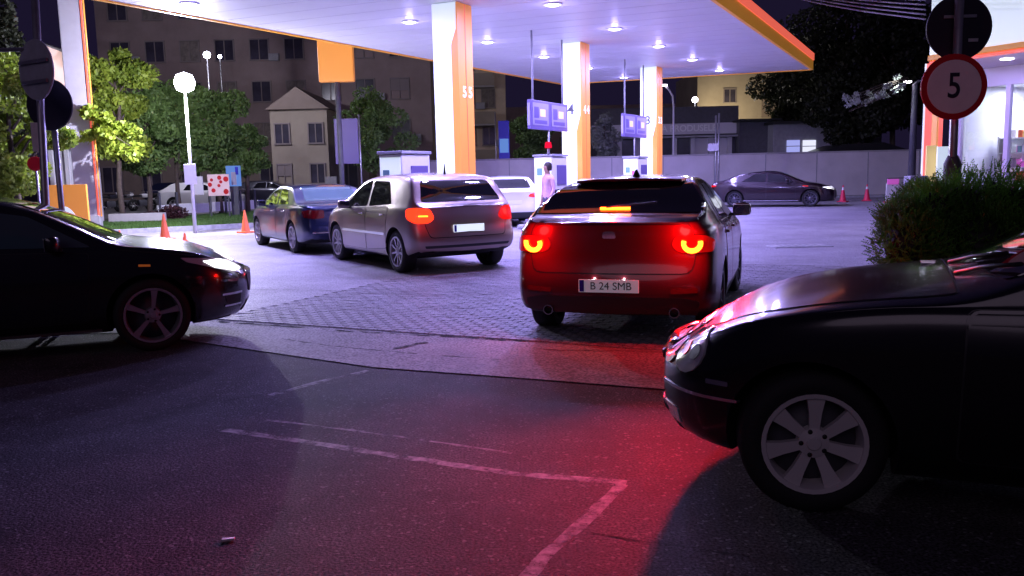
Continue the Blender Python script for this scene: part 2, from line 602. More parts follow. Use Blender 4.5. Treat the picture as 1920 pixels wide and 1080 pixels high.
class Car:
    def __init__(s, sp, root, simple=False):
        s.sp = sp
        s.root = root
        s.simple = simple
        s.body()

    def ring(s, x):
        sp = s.sp
        w = pch(sp['half'], x)
        zb = pch(sp['bot'], x)
        zt = pch(sp['belt'], x)
        zc = pch(sp['top'], x)
        cr = sp.get('crown', 0.06)
        if isinstance(cr, list): cr = pch(cr, x)
        for xa in sp['axles']:
            w += 0.012 * math.exp(-((x - xa) / 0.33) ** 2)
        ze = max(zc - cr, zt + 0.004)
        zc = max(zc, ze + 0.003)
        wb = w - sp.get('shoulder', 0.05)
        we = max(wb - sp.get('k', 0.34) * (ze - zt), 0.3)
        H = zt - zb
        g = ze - zt
        P = [(0, zb), (.5 * w, zb), (.84 * w, zb), (w - .035, zb + .03), (w - .012, zb + .10), (w - .002, zb + .2 * H + .04),
             (w, zb + .42 * H), (w, zb + .58 * H), (w - .004, zb + .74 * H), (w - .014, zb + .87 * H), (w - .028, zt - .022), (wb, zt)]
        for f in (.3, .62, .9): P.append((wb + (we - wb) * f, zt + g * f))
        P += [(we - .012, ze + .008), (we * .90, ze + .45 * (zc - ze)), (we * .65, ze + .78 * (zc - ze)), (we * .33, ze + .95 * (zc - ze)), (0, zc)]
        return P

    def body(s):
        sp = s.sp
        L = sp['L']
        N = 46
        xs = [L * (t - 0.6 * math.sin(2 * math.pi * t) / (2 * math.pi)) for t in [i / N for i in range(N + 1)]]
        bm = bmesh.new()

        def warp(x, z):
            if x < 1.0: x += pch(sp['rear'], z) * (1 - x) ** 2
            if x > L - 1.0: x -= pch(sp['front'], z) * (1 - (L - x)) ** 2
            return x
        rings = []
        for x in xs:
            P = s.ring(x)
            row = []
            full = [(y, z) for y, z in P] + [(-y, z) for y, z in P[-2:0:-1]]
            for y, z in full: row.append(bm.verts.new((warp(x, z), y, z)))
            rings.append(row)
        n = len(rings[0])
        for a, b in zip(rings, rings[1:]):
            for k in range(n): bm.faces.new((a[k], a[(k + 1) % n], b[(k + 1) % n], b[k]))
        h = n // 2
        for row, sg, x0 in ((rings[0], -1, 0.0), (rings[-1], 1, L)):
            P = s.ring(x0)
            rows = []
            for j in range(1, h):
                y, z = P[j]
                l, r = row[j], row[n - j]
                mid = []
                for f in (.66, .33, 0, -.33, -.66):
                    bow = sp.get('bow', 0.06) * (1 - f * f)
                    mid.append(bm.verts.new((warp(x0, z) + sg * bow, y * f, z)))
                rows.append([l] + mid + [r])
            for a, b in zip(rows, rows[1:]):
                for k in range(6): bm.faces.new((a[k], a[k + 1], b[k + 1], b[k]))
            f0 = [row[0]] + [v for v in rows[0]]
            bm.faces.new(f0)
            f1 = [row[h]] + rows[-1][::-1]
            bm.faces.new(f1)
        bmesh.ops.recalc_face_normals(bm, faces=bm.faces)
        me = bpy.data.meshes.new('body')
        bm.to_mesh(me)
        bm.free()

        def ss(o):
            m = o.modifiers.new('s', 'SUBSURF')
            m.levels = 1
        me = evalmesh(me, [ss])
        s.bvh = BVHTree.FromPolygons([v.co.copy() for v in me.vertices], [tuple(p.vertices) for p in me.polygons])
        # wheel arches
        ra = sp.get('arch', 0.365)
        r = sp.get('r', 0.325)
        if not s.simple:
            b = B()
            for xa in sp['axles']:
                for sd in (-1, 1):
                    y0 = sd * (sp['W'] / 2 - 0.36)
                    y1 = sd * (sp['W'] / 2 + 0.2)
                    m4 = Matrix.Translation((xa, y0, r + .01)) @ Matrix.Rotation(-math.pi / 2 * sd, 4, 'X')
                    b.lathe([(ra, 0), (ra, abs(y1 - y0))], 40, m4)
            cut = b.mesh('cut', [M['well']])
            co = bpy.data.objects.new('cut', cut)
            col.objects.link(co)

            def bo(o):
                m = o.modifiers.new('b', 'BOOLEAN')
                m.object = co
                m.operation = 'DIFFERENCE'
                m.solver = 'EXACT'
            me = evalmesh(me, [bo])
            col.objects.unlink(co)
            bpy.data.objects.remove(co)
        me.materials.clear()
        me.materials.append(sp['paint'])
        me.materials.append(M['well'])
        me.materials.append(M['plastic'])
        for p in me.polygons:
            c = p.center
            p.material_index = 0
            for xa in sp['axles']:
                d = math.hypot(c.x - xa, c.z - r - .01)
                if d < ra + .004 and abs(c.y) < sp['W'] / 2 - .01: p.material_index = 1
            if c.z < sp.get('blackz', 0.0): p.material_index = 2
            if p.normal.z < -.8 and c.z < .35: p.material_index = 1
        me.shade_smooth()
        me.set_sharp_from_angle(angle=R(42))
        me.name = 'body'
        link('body', me, s.root)

    def hit(s, p, d):
        d = Vector(d).normalized()
        q = Vector(p) - d * 4
        h = s.bvh.ray_cast(q, d)
        if h[0] is None or h[3] > 8:
            h2 = s.bvh.find_nearest(Vector(p))
            return h2[0], h2[1]
        return h[0], h[1]

    def patch(s, name, pts, d, m, off=.005, parent=None, r=.02, step=.07, skirt=True):
        """outline (rough 3-D points) projected on the body along d, standing off by `off`"""
        d = Vector(d).normalized()
        U = d.cross(Vector((0, 0, 1))).normalized()
        V = U.cross(d)
        pl = [(Vector(p).dot(U), Vector(p).dot(V), 0) for p in pts]
        if r: pl = rounded(pl, r)
        bm = bmesh.new()
        f = bm.faces.new([bm.verts.new(p) for p in pl])
        for ax in (0, 1):
            lo = min(p[ax] for p in pl)
            hi = max(p[ax] for p in pl)
            k = max(1, int((hi - lo) / step))
            for i in range(1, k):
                co = [0, 0, 0]
                co[ax] = lo + (hi - lo) * i / k
                no = [0, 0, 0]
                no[ax] = 1
                bmesh.ops.bisect_plane(bm, geom=bm.verts[:] + bm.edges[:] + bm.faces[:], plane_co=co, plane_no=no)
        c0 = sum((Vector(p) for p in pts), Vector()) / len(pts)
        w0 = c0.dot(d)
        for v in bm.verts:
            p = U * v.co.x + V * v.co.y + d * w0
            h, nn = s.hit(p, d)
            if nn.dot(d) > 0: nn = -nn
            v.co = h + (nn * .8 - d * .2).normalized() * off
        bm.normal_update()
        if sum((f.normal.dot(d) * f.calc_area() for f in bm.faces)) > 0:
            bmesh.ops.reverse_faces(bm, faces=bm.faces[:])
        if skirt:
            es = [e for e in bm.edges if e.is_boundary]
            g = bmesh.ops.extrude_edge_only(bm, edges=es)
            for v in [x for x in g['geom'] if isinstance(x, bmesh.types.BMVert)]:
                v.co += d * (off + .012)
        me = bpy.data.meshes.new(name)
        bm.to_mesh(me)
        bm.free()
        me.materials.append(m)
        me.shade_smooth()
        me.set_sharp_from_angle(angle=R(45))
        return link(name, me, parent or s.root)

    def side(s, name, xz, m, off=.005, r=.02, sides=(1, -1), step=.1, gap=None, skirt=True):
        out = []
        for sd in sides:
            if gap:
                c = Vector((sum(p[0] for p in xz) / len(xz), 0, sum(p[1] for p in xz) / len(xz)))
                big = []
                for p in xz:
                    v = Vector((p[0], 0, p[1])) - c
                    k = 1 + gap / max(v.length, .1)
                    q = c + v * k
                    big.append((q.x, sd * .8, q.z))
                s.patch('door_gap', big, (0, -sd, 0), M['black'], .0015, None, r, step, False)
            out.append(s.patch(name, [(p[0], sd * .8, p[1]) for p in xz], (0, -sd, 0), m, off, None, r, step, skirt))
        return out

    def back(s, name, yz, m, off=.006, r=.02, parent=None, step=.035, skirt=True):
        return s.patch(name, [(0, p[0], p[1]) for p in yz], (1, 0, 0), m, off, parent, r, step, skirt)

    def front(s, name, yz, m, off=.006, r=.02, parent=None, step=.08):
        return s.patch(name, [(s.sp['L'], p[0], p[1]) for p in yz], (-1, 0, 0), m, off, parent, r, step)

    def wheels(s, n=5, rim='alloy', steer=0.0, wide=(.02, .034), rr=None, lugs=True):
        sp = s.sp
        r = sp.get('r', .325)
        rim_r = rr or r * .69
        for ia, xa in enumerate(sp['axles']):
            for sd in (1, -1):
                y = sd * (sp['W'] / 2 - .125)
                o = link('wheel', None, s.root, (xa, y, r))
                o.rotation_euler = (0, 0, steer if ia == 1 else 0)
                T = Matrix.Rotation(-math.pi / 2 * sd, 4, 'X')    # local +z -> outward
                w = .215
                t = B()
                t.lathe([(rim_r, -w / 2), (rim_r + .03, -w / 2 - .004), (r - .02, -w / 2), (r, -w / 2 + .03), (r, w / 2 - .035), (r - .012, w / 2 - .008),
                         (r - .045, w / 2 + .004), (rim_r + .025, w / 2 + .002), (rim_r, w / 2 - .01)], 36, T, True)
                t.build('tyre', M['rubber'], o, smooth=True, angle=50)
                b = B()
                b.lathe([(rim_r + .006, w / 2 - .012), (rim_r + .008, w / 2 + .004), (rim_r - .012, w / 2 + .002), (rim_r - .02, w / 2 - .03), (rim_r - .03, -w / 2)], 36, T, caps=False)
                z1 = w / 2 - .008
                hb = .055
                for k in range(n):
                    a = 2 * math.pi * k / n + .2
                    ca, sa = math.cos(a), math.sin(a)

                    def P(rad, off, z): return T @ Vector((rad * ca - off * sa, rad * sa + off * ca, z))
                    w0, w1 = wide
                    pts = [P(hb * .7, -w0, z1 - .016), P(hb * .7, w0, z1 - .016), P(rim_r * .62, (w0 + w1) / 2 * .9, z1 - .006), P(rim_r - .012, w1, z1 - .002), P(rim_r - .012, -w1, z1 - .002), P(rim_r * .62, -(w0 + w1) / 2 * .9, z1 - .006)]
                    b.prism(pts, (T @ Vector((0, 0, -.035))) - (T @ Vector((0, 0, 0))))
                b.lathe([(.0, z1 + .004), (.028, z1 + .003), (.034, z1 - .004), (hb + .012, z1 - .010), (hb + .02, z1 - .05)], 20, T, caps=False)
                b.build('rim', M[rim], o, smooth=True, angle=30)
                d = B()
                d.lathe([(.0, 0), (rim_r - .025, .0), (rim_r - .025, -.01), (0, -.01)], 24, T)
                d.build('brake_disc', M['dgrey'], o)
                if lugs:
                    for k in range(5):
                        a = 2 * math.pi * k / 5
                        q = T @ Vector((.055 * math.cos(a), .055 * math.sin(a), z1 - .011))
                        B().lathe([(.011, 0), (.011, .006), (.004, .007)], 8, Matrix.Translation(q) @ T).build('lug_nut', M['black'], o)

    def mirrors(s, x, z, sides=(1, -1), m=None):
        for sd in sides:
            hy, nn = s.hit((x, sd * .9, z), (0, -sd, 0))
            b = B()
            y0 = abs(hy.y)
            b.box((x - .02, sd * (y0 + .13), z + .05), (.11, .20, .14), 0, .045)
            o = b.build('wing_mirror', m or s.sp['paint'], s.root, smooth=True, angle=60)
            B().box((x + .01, sd * (y0 + .03), z - .005), (.06, .10, .035), 0, .01).build('mirror_arm', M['plastic'], o)
            B().box((x - .077, sd * (y0 + .13), z + .05), (.006, .17, .11), 0, .002).build('mirror_glass', M['chrome'], o)

    def handles(s, xs, z, sides=(1, -1), m=None):
        for sd in sides:
            for x in xs:
                h, nn = s.hit((x, sd * .8, z), (0, -sd, 0))
                B().box((x, h.y + sd * .016, z), (.19, .028, .026), 0, .01).build('door_handle', m or s.sp['paint'], s.root, smooth=True, angle=60)

    def plate(s, y, z, rear=True, lit=False, txt=None, w=.52, hgt=.112):
        d = (1, 0, 0) if rear else (-1, 0, 0)
        h, nn = s.hit((0 if rear else s.sp['L'], y, z), d)
        sx = -1 if rear else 1
        x = h.x + sx * .018
        B().box((x, y, z), (.014, w, hgt), 0, .004).build('licence_plate', M['plate_lit' if lit else 'plate'], s.root)
        o = s.root.children[-1] if False else [c for c in s.root.children if c.name.startswith('licence_plate')][-1]
        B().box((x + sx * .008, y + (w / 2 - .028) * (1 if rear else -1), z), (.003, .04, hgt - .012)).build('country_band', M['eu'], o)
        if txt:
            base = Matrix(((0, 0, sx, x + sx * .0085), (sx, 0, 0, y), (0, 1, 0, z), (0, 0, 0, 1)))
            # rear: reader stands behind the car, text runs from +y to -y
            text(txt, .092, M['ink'], 'plate_number', o, base @ Matrix.Translation((.02, -.002, 0)) @ Matrix.Scale(1.0, 4, (1, 0, 0)), .0012, 0.0)
        return o


def place(root, ref_local, ref_world, th):
    c, s_ = math.cos(th), math.sin(th)
    x, y = ref_local
    root.location = (ref_world[0] - (c * x - s_ * y), ref_world[1] - (s_ * x + c * y), 0)
    root.rotation_euler = (0, 0, th)


# ================================================================== SETTING: ground
g = B()
g.poly([(-120, -30, 0), (120, -30, 0), (120, 260, 0), (-120, 260, 0)])
tag(g.build('ground', M['asphalt']), kind='structure')


def sheet(name, pts, z, m, kind='structure', parent=None):
    b = B()
    b.poly([(p[0], p[1], z) for p in pts])
    o = b.build(name, m, parent)
    return tag(o, kind=kind) if kind else o


# near edge of the forecourt in plan
e0, e1, e2, e3 = at(300, 588), at(700, 622), at(1000, 643), at(1330, 662)
f0, f1, f2, f3 = at(300, 615), at(700, 658), at(1000, 683), at(1330, 705)
s0, s1, s2, s3 = at(250, 625), at(700, 690), at(960, 709), at(1330, 738)
far = [(30, 46), (-30, 46)]
sheet('forecourt', [(-30, e0.y + 1.0), (e0.x, e0.y), (e1.x, e1.y), (e2.x, e2.y), (e3.x, e3.y), (30, e3.y - .8)] + far, .004, M['forecourt'])
sheet('old_asphalt_band', [(-14, f0.y + .5), (f0.x, f0.y), (f1.x, f1.y), (f2.x, f2.y), (f3.x, f3.y), (20, f3.y - .4), (20, e3.y - .6), (e3.x, e3.y), (e2.x, e2.y), (e1.x, e1.y), (e0.x, e0.y), (-14, e0.y + .8)], .004, M['strip'])
sheet('concrete_strip', [(-14, s0.y + .4), (s0.x, s0.y), (s1.x, s1.y), (s2.x, s2.y), (s3.x, s3.y), (20, s3.y - .4), (20, f3.y - .4), (f3.x, f3.y), (f2.x, f2.y), (f1.x, f1.y), (f0.x, f0.y), (-14, f0.y + .5)], .008, M['strip'])

# pavers of the forecourt: nearest ones one by one, the rest joined
pv = bpy.data.objects.new('paved_area', None)
col.objects.link(pv)
tag(pv, kind='structure')
slab = B()
ea, eb = Vector((e1.x, e1.y, 0)), Vector((e2.x, e2.y, 0))
eu = (eb - ea).normalized()
ev = Vector((-eu.y, eu.x, 0))
org = Vector((e1.x, e1.y, 0)) + ev * .04
ang = math.atan2(eu.y, eu.x)
slab.poly([tuple(org + eu * a + ev * b + Vector((0, 0, .0075))) for a, b in ((-2.2, -.02), (6.6, -.02), (6.6, 7.0), (-2.2, 7.0))])
slab.build('joint_sand', M['joint'], pv)
pav = []
for j in range(70):
    for i in range(44):
        a = -2.2 + i * .2 + (.1 if j % 2 else 0)
        b = j * .1
        pav.append((b, a))
pm = []
for v in range(4):
    bb = B()
    bb.box((0, 0, -.01), (.192, .092, .034), 0, .006)
    me = bb.mesh('paver', M['paver'])
    pm.append(me)
cnt = 0
rest = []
for b, a in pav:
    p = org + eu * (a + .1) + ev * (b + .05)
    jz = random.gauss(0, .0009)
    if cnt < 290 and b < .85 and -1.9 < a < 5.0:
        o = link('paver', pm[cnt % 4], pv, (p.x, p.y, .0068 + jz), ang + random.gauss(0, .008))
        o.rotation_euler[0] = random.gauss(0, .006)
        cnt += 1
    else:
        rest.append((p, jz))
vs, fs = [], []
for p, jz in rest:
    n0 = len(vs)
    t = random.gauss(0, .004)
    for (dx, dy) in ((-1, -1), (1, -1), (1, 1), (-1, 1)):
        q = p + eu * dx * .0915 + ev * dy * .0415
        vs.append((q.x, q.y, .0138 + jz + t * dx * .09))
    for (dx, dy) in ((-1, -1), (1, -1), (1, 1), (-1, 1)):
        q = p + eu * dx * .096 + ev * dy * .046
        vs.append((q.x, q.y, .0078))
    fs.append((n0, n0 + 1, n0 + 2, n0 + 3))
    for k in range(4): fs.append((n0 + 4 + k, n0 + 4 + (k + 1) % 4, n0 + (k + 1) % 4, n0 + k))
me = bpy.data.meshes.new('pavers')
me.from_pydata(vs, [], fs)
me.materials.append(M['paver'])
tag(link('paver_field', me, pv), kind='stuff')


def ribbon(name, pix, w, z, m, jit=0.0, pieces=1, world=False):
    pts = [Vector(p) if world else at(*p) for p in pix]
    dense = []
    for a, b in zip(pts, pts[1:]):
        k = max(2, int((b - a).length / .08))
        dense += [a.lerp(b, i / k) for i in range(k)]
    dense.append(pts[-1])
    b = B()
    prev = None
    for i, p in enumerate(dense):
        t = (dense[min(i + 1, len(dense) - 1)] - dense[max(0, i - 1)]).normalized()
        nrm = Vector((-t.y, t.x, 0))
        ww = w * (1 + jit * random.uniform(-1, 1)) / 2
        o = nrm * random.uniform(-1, 1) * jit * w * .6
        l = b.bm.verts.new((p.x + o.x + nrm.x * ww, p.y + o.y + nrm.y * ww, z))
        r_ = b.bm.verts.new((p.x + o.x - nrm.x * ww, p.y + o.y - nrm.y * ww, z))
        if prev: b._f((prev[0], l, r_, prev[1]))
        prev = (l, r_)
    return tag(b.build(name, m), kind='structure')


ribbon('crack', [(390, 603), (540, 613), (650, 622), (740, 627), (800, 630), (900, 636), (985, 641)], .045, .0092, M['crack'], .75)
ribbon('crack', [(740, 655), (775, 648), (800, 643)], .05, .0092, M['crack'], .9)
ribbon('crack', [(530, 637), (620, 650), (700, 658), (800, 667), (940, 676)], .02, .0092, M['crack'], .7)
ribbon('crack', [(430, 545), (600, 546), (690, 552), (800, 556)], .02, .0165, M['crack'], .6)
ribbon('crack', [(420, 752), (480, 742), (540, 732), (600, 716), (680, 698)], .012, .0012, M['crack'], .8)
ribbon('crack', [(1100, 998), (1180, 1012), (1300, 1028), (1460, 1052)], .012, .0012, M['crack'], .8)
ribbon('road_marking', [(505, 741), (600, 716), (690, 695)], .065, .0012, M['roadpaint'], .3)
ribbon('road_marking', [(420, 806), (530, 822), (740, 855), (960, 888), (1175, 905)], .065, .0012, M['roadpaint'], .12)
ribbon('road_marking', [(500, 787), (700, 812), (960, 850)], .025, .0012, M['roadpaint'], .5)
ribbon('road_marking', [(1165, 908), (1110, 965), (1030, 1035), (985, 1085)], .065, .0012, M['roadpaint'], .12)
ribbon('road_marking', [(1000, 655), (1260, 661)], .05, .0092, M['roadpaint'], .3)

# litter and drain cover
lt = at(428, 1014)
o = B().box((0, 0, .006), (.055, .022, .008), .2, .003).build('crushed_cup', M['sign_white'], None, (lt.x, lt.y, .002))
tag(o, 'small flattened scrap of pale litter lying on the dark asphalt', 'litter')
dr = at(1497, 462)
t = thing('drain_cover', 'rectangular metal drain cover set in the open forecourt', 'drain cover', (dr.x, dr.y, .005), R(3))
B().box((0, 0, .006), (1.15, .62, .012), 0, .003).build('cover_frame', M['kerb'], t)
b = B()
for k in range(7): b.box((-.42 + k * .14, 0, .014), (.085, .46, .008), 0, .002)
tag(b.build('cover_bars', M['galv'], t), kind='stuff')

# ================================================================== CANOPY
C_FL, C_FR = Vector((2.24, 35.37, 0)) * S, Vector((11.19, 32.22, 0)) * S
dl = (Vector((-7.83, 17.38, 0)) * S - C_FL).normalized()
dr_ = (Vector((4.38, 18.76, 0)) * S - C_FR).normalized()
C_NL = C_FL + dl * 21.0 * S
C_NR = C_FR + dr_ * 21.9 * S
CZ = 5.0 * S
cB = at(1078, 82, CZ)
AX = Vector((.460, .888, 0)).normalized()
PE = Vector((AX.y, -AX.x, 0))
can = thing('station_canopy', 'flat white canopy with orange edge spanning over the pumps and columns', 'canopy', (0, 0, 0))
quad = [C_NL, C_NR, C_FR, C_FL]
B().prism([(p.x, p.y, CZ) for p in quad], (0, 0, .5)).build('canopy_ceiling', M['ceiling'], can)
cen = sum(quad, Vector()) / 4
jb = B()
for k in range(1, 26):
    f = k / 26
    a_, b_ = C_NL.lerp(C_FL, f), C_NR.lerp(C_FR, f)
    jb.box((((a_ + b_) / 2).x, ((a_ + b_) / 2).y, CZ - .001), ((b_ - a_).length - .2, .007, .004), math.atan2((b_ - a_).y, (b_ - a_).x))
tag(jb.build('ceiling_joint', M['frame_w'], can), kind='stuff')
names = ['fascia'] * 4
for k in range(4):
    a, b_ = quad[k], quad[(k + 1) % 4]
    t_ = (b_ - a).normalized()
    nrm = Vector((t_.y, -t_.x, 0))
    if nrm.dot((a + b_) / 2 - cen) < 0: nrm = -nrm
    bb = B()
    i0, i1 = a + nrm * .005, b_ + nrm * .005
    bb.prism([(i0.x, i0.y, CZ - .03), (i1.x, i1.y, CZ - .03), (i1.x, i1.y, CZ + .62), (i0.x, i0.y, CZ + .62)], nrm * .09)
    o = bb.build('fascia', M['fascia'], can)
    bb = B()
    i0, i1 = a + nrm * .10, b_ + nrm * .10
    bb.prism([(i0.x, i0.y, CZ + .34), (i1.x, i1.y, CZ + .34), (i1.x, i1.y, CZ + .60), (i0.x, i0.y, CZ + .60)], nrm * .03)
    bb.build('light_strip', M['fascia_red'], o)


def axp(al, pe, z=0.0): return Vector((cB.x, cB.y, 0)) + AX * al * S + PE * pe * S + Vector((0, 0, z))


fixt = [(al, pe) for al in (-9.4, -5.55, -1.8, 1.8, 5.4, 9.0) for pe in (-1.8, 1.85)] + [(-9.75, -4.3), (-9.7, 4.3)]
fm = B()
fm.lathe([(.0, -.05), (.12, -.045), (.15, -.02), (.15, .0)], 20)
fme = fm.mesh('diffuser', M['lamp'], True)
rm = B()
rm.lathe([(.155, .0), (.155, -.03), (.21, -.03), (.21, .0)], 20, None, True)
rme = rm.mesh('rim_ring', M['white'], True)
for al, pe in fixt:
    p = axp(al, pe, CZ)
    o = link('ceiling_light', fme, can, (p.x, p.y, CZ - .001))
    link('light_rim', rme, o)
    lamp('canopy_light', 'AREA', (p.x, p.y, CZ - .10), 400, LC, .4, can)
    lamp('canopy_glow', 'POINT', (p.x, p.y, CZ - .16), 14, LC, .08, can)

# columns
colW = .63
ANG = math.atan2(AX.y, AX.x)
for i, (al, num, lab) in enumerate(((0, '4', 'middle white and orange canopy column marked 4'), (6.8, '3', 'farthest white and orange canopy column marked 3'),
                                    (-6.65, '5', 'nearest canopy column, with the broadest orange side, behind the silver car'))):
    p = axp(al, 0)
    t = thing('canopy_column', lab, 'column', (p.x, p.y, .004), ANG, 'square columns carrying the canopy')
    # local x = along AX (away), local y = left of it; right side = -y faces the camera side
    B().box((0, 0, CZ / 2), (colW, colW, CZ - .01), 0, .01).build('column_core', M['white'], t)
    h = colW / 2
    B().prism([(-h - .02, h, .02), (-h - .02, -h + .0, .02), (-h - .02, -h, CZ - .02), (-h - .02, h, CZ - .02)], (.018, 0, 0)).build('white_panel', M['white_lit'], t)
    # orange side panel plus its wrapped lower flag on the front
    B().prism([(-h - .02, -h - .02, .02), (h, -h - .02, .02), (h, -h - .02, CZ - .02), (-h - .02, -h - .02, CZ - .02)], (0, .018, 0)).build('orange_panel', M['orange_lit'], t)
    wl = .15 if i < 2 else .15
    zz = 2.75 if i < 2 else 4.4
    zt = 3.25 if i < 2 else 4.75
    pts = [(-h - .026, -h - .02, .02), (-h - .026, -h + wl, .02), (-h - .026, -h + wl, zz), (-h - .026, -h + wl - .02, zz + .08), (-h - .026, -h + .02, zt), (-h - .026, -h + .01, CZ - .03), (-h - .026, -h - .02, CZ - .03)]
    B().prism(pts, (.004, 0, 0)).build('orange_flag', M['orange_lit'], t)
    # seams and number
    B().box((0, -h - .024, CZ / 2), (.02, .006, CZ - .06)).build('panel_seam', M['fascia_red'], t)
    if i < 2:
        text(num, .44, M['dgrey'], 'column_number', t, Matrix(((0, 0, -1, -h - .024), (-1, 0, 0, .02), (0, 1, 0, 3.38), (0, 0, 0, 1))), .003, .006)
    text(num if i < 2 else '5', .34, M['white_lit'], 'side_number', t, Matrix(((1, 0, 0, -.1), (0, 0, -1, -h - .026), (0, 1, 0, 3.38), (0, 0, 0, 1))), .003, .008)
    text(num if i < 2 else '5', .34, M['white_lit'], 'side_number', t, Matrix(((1, 0, 0, .16), (0, 0, -1, -h - .026), (0, 1, 0, 3.38), (0, 0, 0, 1))), .003, .008)

# pumps on islands
for i, (al, lab) in enumerate(((-1.75, 'white fuel pump with pink screen art left of column 4'), (5.1, 'white fuel pump left of column 3 by the far wall'),
                               (-8.6, 'white fuel pump behind the silver car, left of the nearest column'))):
    p = axp(al, 0)
    isl = B()
    q = axp(al + .9, 0)
    isl.box((0, 0, .06), (4.2, 1.1, .12), 0, .04)
    tag(isl.build('pump_island', M['kerb'], None, (q.x, q.y, .004), ANG), kind='structure')
    t = thing('fuel_pump', lab, 'fuel pump', (p.x, p.y, .124), ANG, 'fuel pumps beside the columns')
    B().box((0, 0, .93), (1.05, .56, 1.86), 0, .03).build('cabinet', M['white'], t)
    B().box((-.53, 0, 1.05), (.02, .50, 1.5), 0, .006).build('front_panel', M['white_lit'], t)
    B().box((-.545, .10, 1.45), (.012, .16, .2), 0, .003).build('display', M['teal'], t)
    B().box((-.545, -.1, 1.15), (.012, .09, .55), 0, .003).build('screen_art', M['magenta'], t)
    B().box((.1, -.292, 1.35), (.62, .022, .55), 0, .004).build('side_screen', M['poster_v'], t)
    B().box((0, 0, 1.90), (1.12, .62, .06), 0, .012).build('top_cap', M['grey'], t)
    for k in range(4):
        nz = B()
        x = -.36 + k * .2
        nz.box((x, -.30, .85), (.06, .06, .2), 0, .015)
        nz.tube([(x, -.33, .8), (x - .02, -.38, .45), (x + .05, -.36, .25), (x + .09, -.31, .5)], .012, 6)
        nz.build('nozzle', M['black'], t)

# poster boards hung along the pump line
for i, (al, lab) in enumerate(((-1.75, 'violet two-poster board over the pump at column 4'), (5.1, 'violet two-poster board hung over the pump beside column 3, farther right'))):
    p = axp(al - .1, 0)
    t = thing('poster_board', lab, 'advert board', (p.x, p.y, 0), ANG, 'poster boards above the pumps')
    B().box((0, 0, 3.12), (2.5, .10, .78), 0, .015).build('board_frame', M['poster_v'], t)
    for k, x in enumerate((-.62, .62)):
        po = B().box((x, -.056, 3.14), (1.02, .008, .60), 0, .003).build('poster', M['poster_w'], t)
        B().box((x + .12, -.063, 3.18), (.34, .006, .2), 0, .05).build('poster_print', M['yellow'], po)
        B().box((x, -.063, 2.93), (.8, .006, .1), 0, .002).build('poster_print', M['poster_v'], po)
        B().box((x - .28, -.063, 3.18), (.28, .006, .3), 0, .05).build('poster_print', M['poster_v'], po)
    B().box((-1.262, 0, 3.12), (.01, .08, .6), 0, .003).build('end_poster', M['poster_w'], t)
    bb = B()
    for x in (-1.0, 1.0): bb.tube([(x, 0, 3.5), (x, 0, CZ - .01)], .03, 8)
    bb.tube([(.0, 0, 2.73), (0, 0, 1.99)], .025, 8)
    bb.build('hanger_rod', M['grey'], t)
rv = atY(1028, 273, 21.8)
t = thing('warning_light', 'small red light glowing on top of the pump at column 4', 'light', (rv.x, rv.y, rv.z))
B().lathe([(0, .1), (.07, .09), (.09, .0), (.09, -.06), (.0, -.06)], 12).build('red_lens', M['lit_red'], t)
B().lathe([(.03, -.06), (.03, -.24)], 8).build('stem', M['grey'], t)

# ================================================================== FAR WALL, BUILDINGS
wy = 41.0 * S
b = B()
WH = atY(1450, 289, wy).z
b.box((0, 0, WH / 2), (33, .25, WH))
o = b.build('boundary_wall', M['wallpale'], None, (9.8, wy, 0), 0)
tag(o, 'long pale concrete boundary wall behind the forecourt', 'wall')
B().box((0, 0, WH + .04), (33.1, .34, .08), 0, .01).build('coping', M['concrete'], o)
for k in range(12):
    B().box((-15 + k * 2.6, -.135, WH / 2), (.04, .02, WH - .02)).build('panel_joint', M['grey'], o)
# verge strip
gr = B()
gr.poly([(12.5, wy - 2.1, .06), (30, wy - 2.1, .06), (30, wy - .2, .06), (12.5, wy - .2, .06)])
tag(gr.build('verge', M['grass']), kind='structure')
tag(B().box((21.2, wy - 2.2, .05), (17.6, .14, .12), 0, .02).build('kerb', M['kerb']), kind='structure')


def building(name, label, cat, pxs, pys, Y, m, depth=10, group=None, zbot=0.0):
    a = atY(pxs[0], pys[0], Y)
    c = atY(pxs[1], pys[1], Y)
    z1 = (a.z + c.z) / 2
    t = thing(name, label, cat, ((a.x + c.x) / 2, Y, 0), 0, group)
    w = c.x - a.x
    B().box((0, depth / 2, (z1 + zbot) / 2), (w, depth, z1 - zbot)).build('wall', m, t)
    return t, w, z1


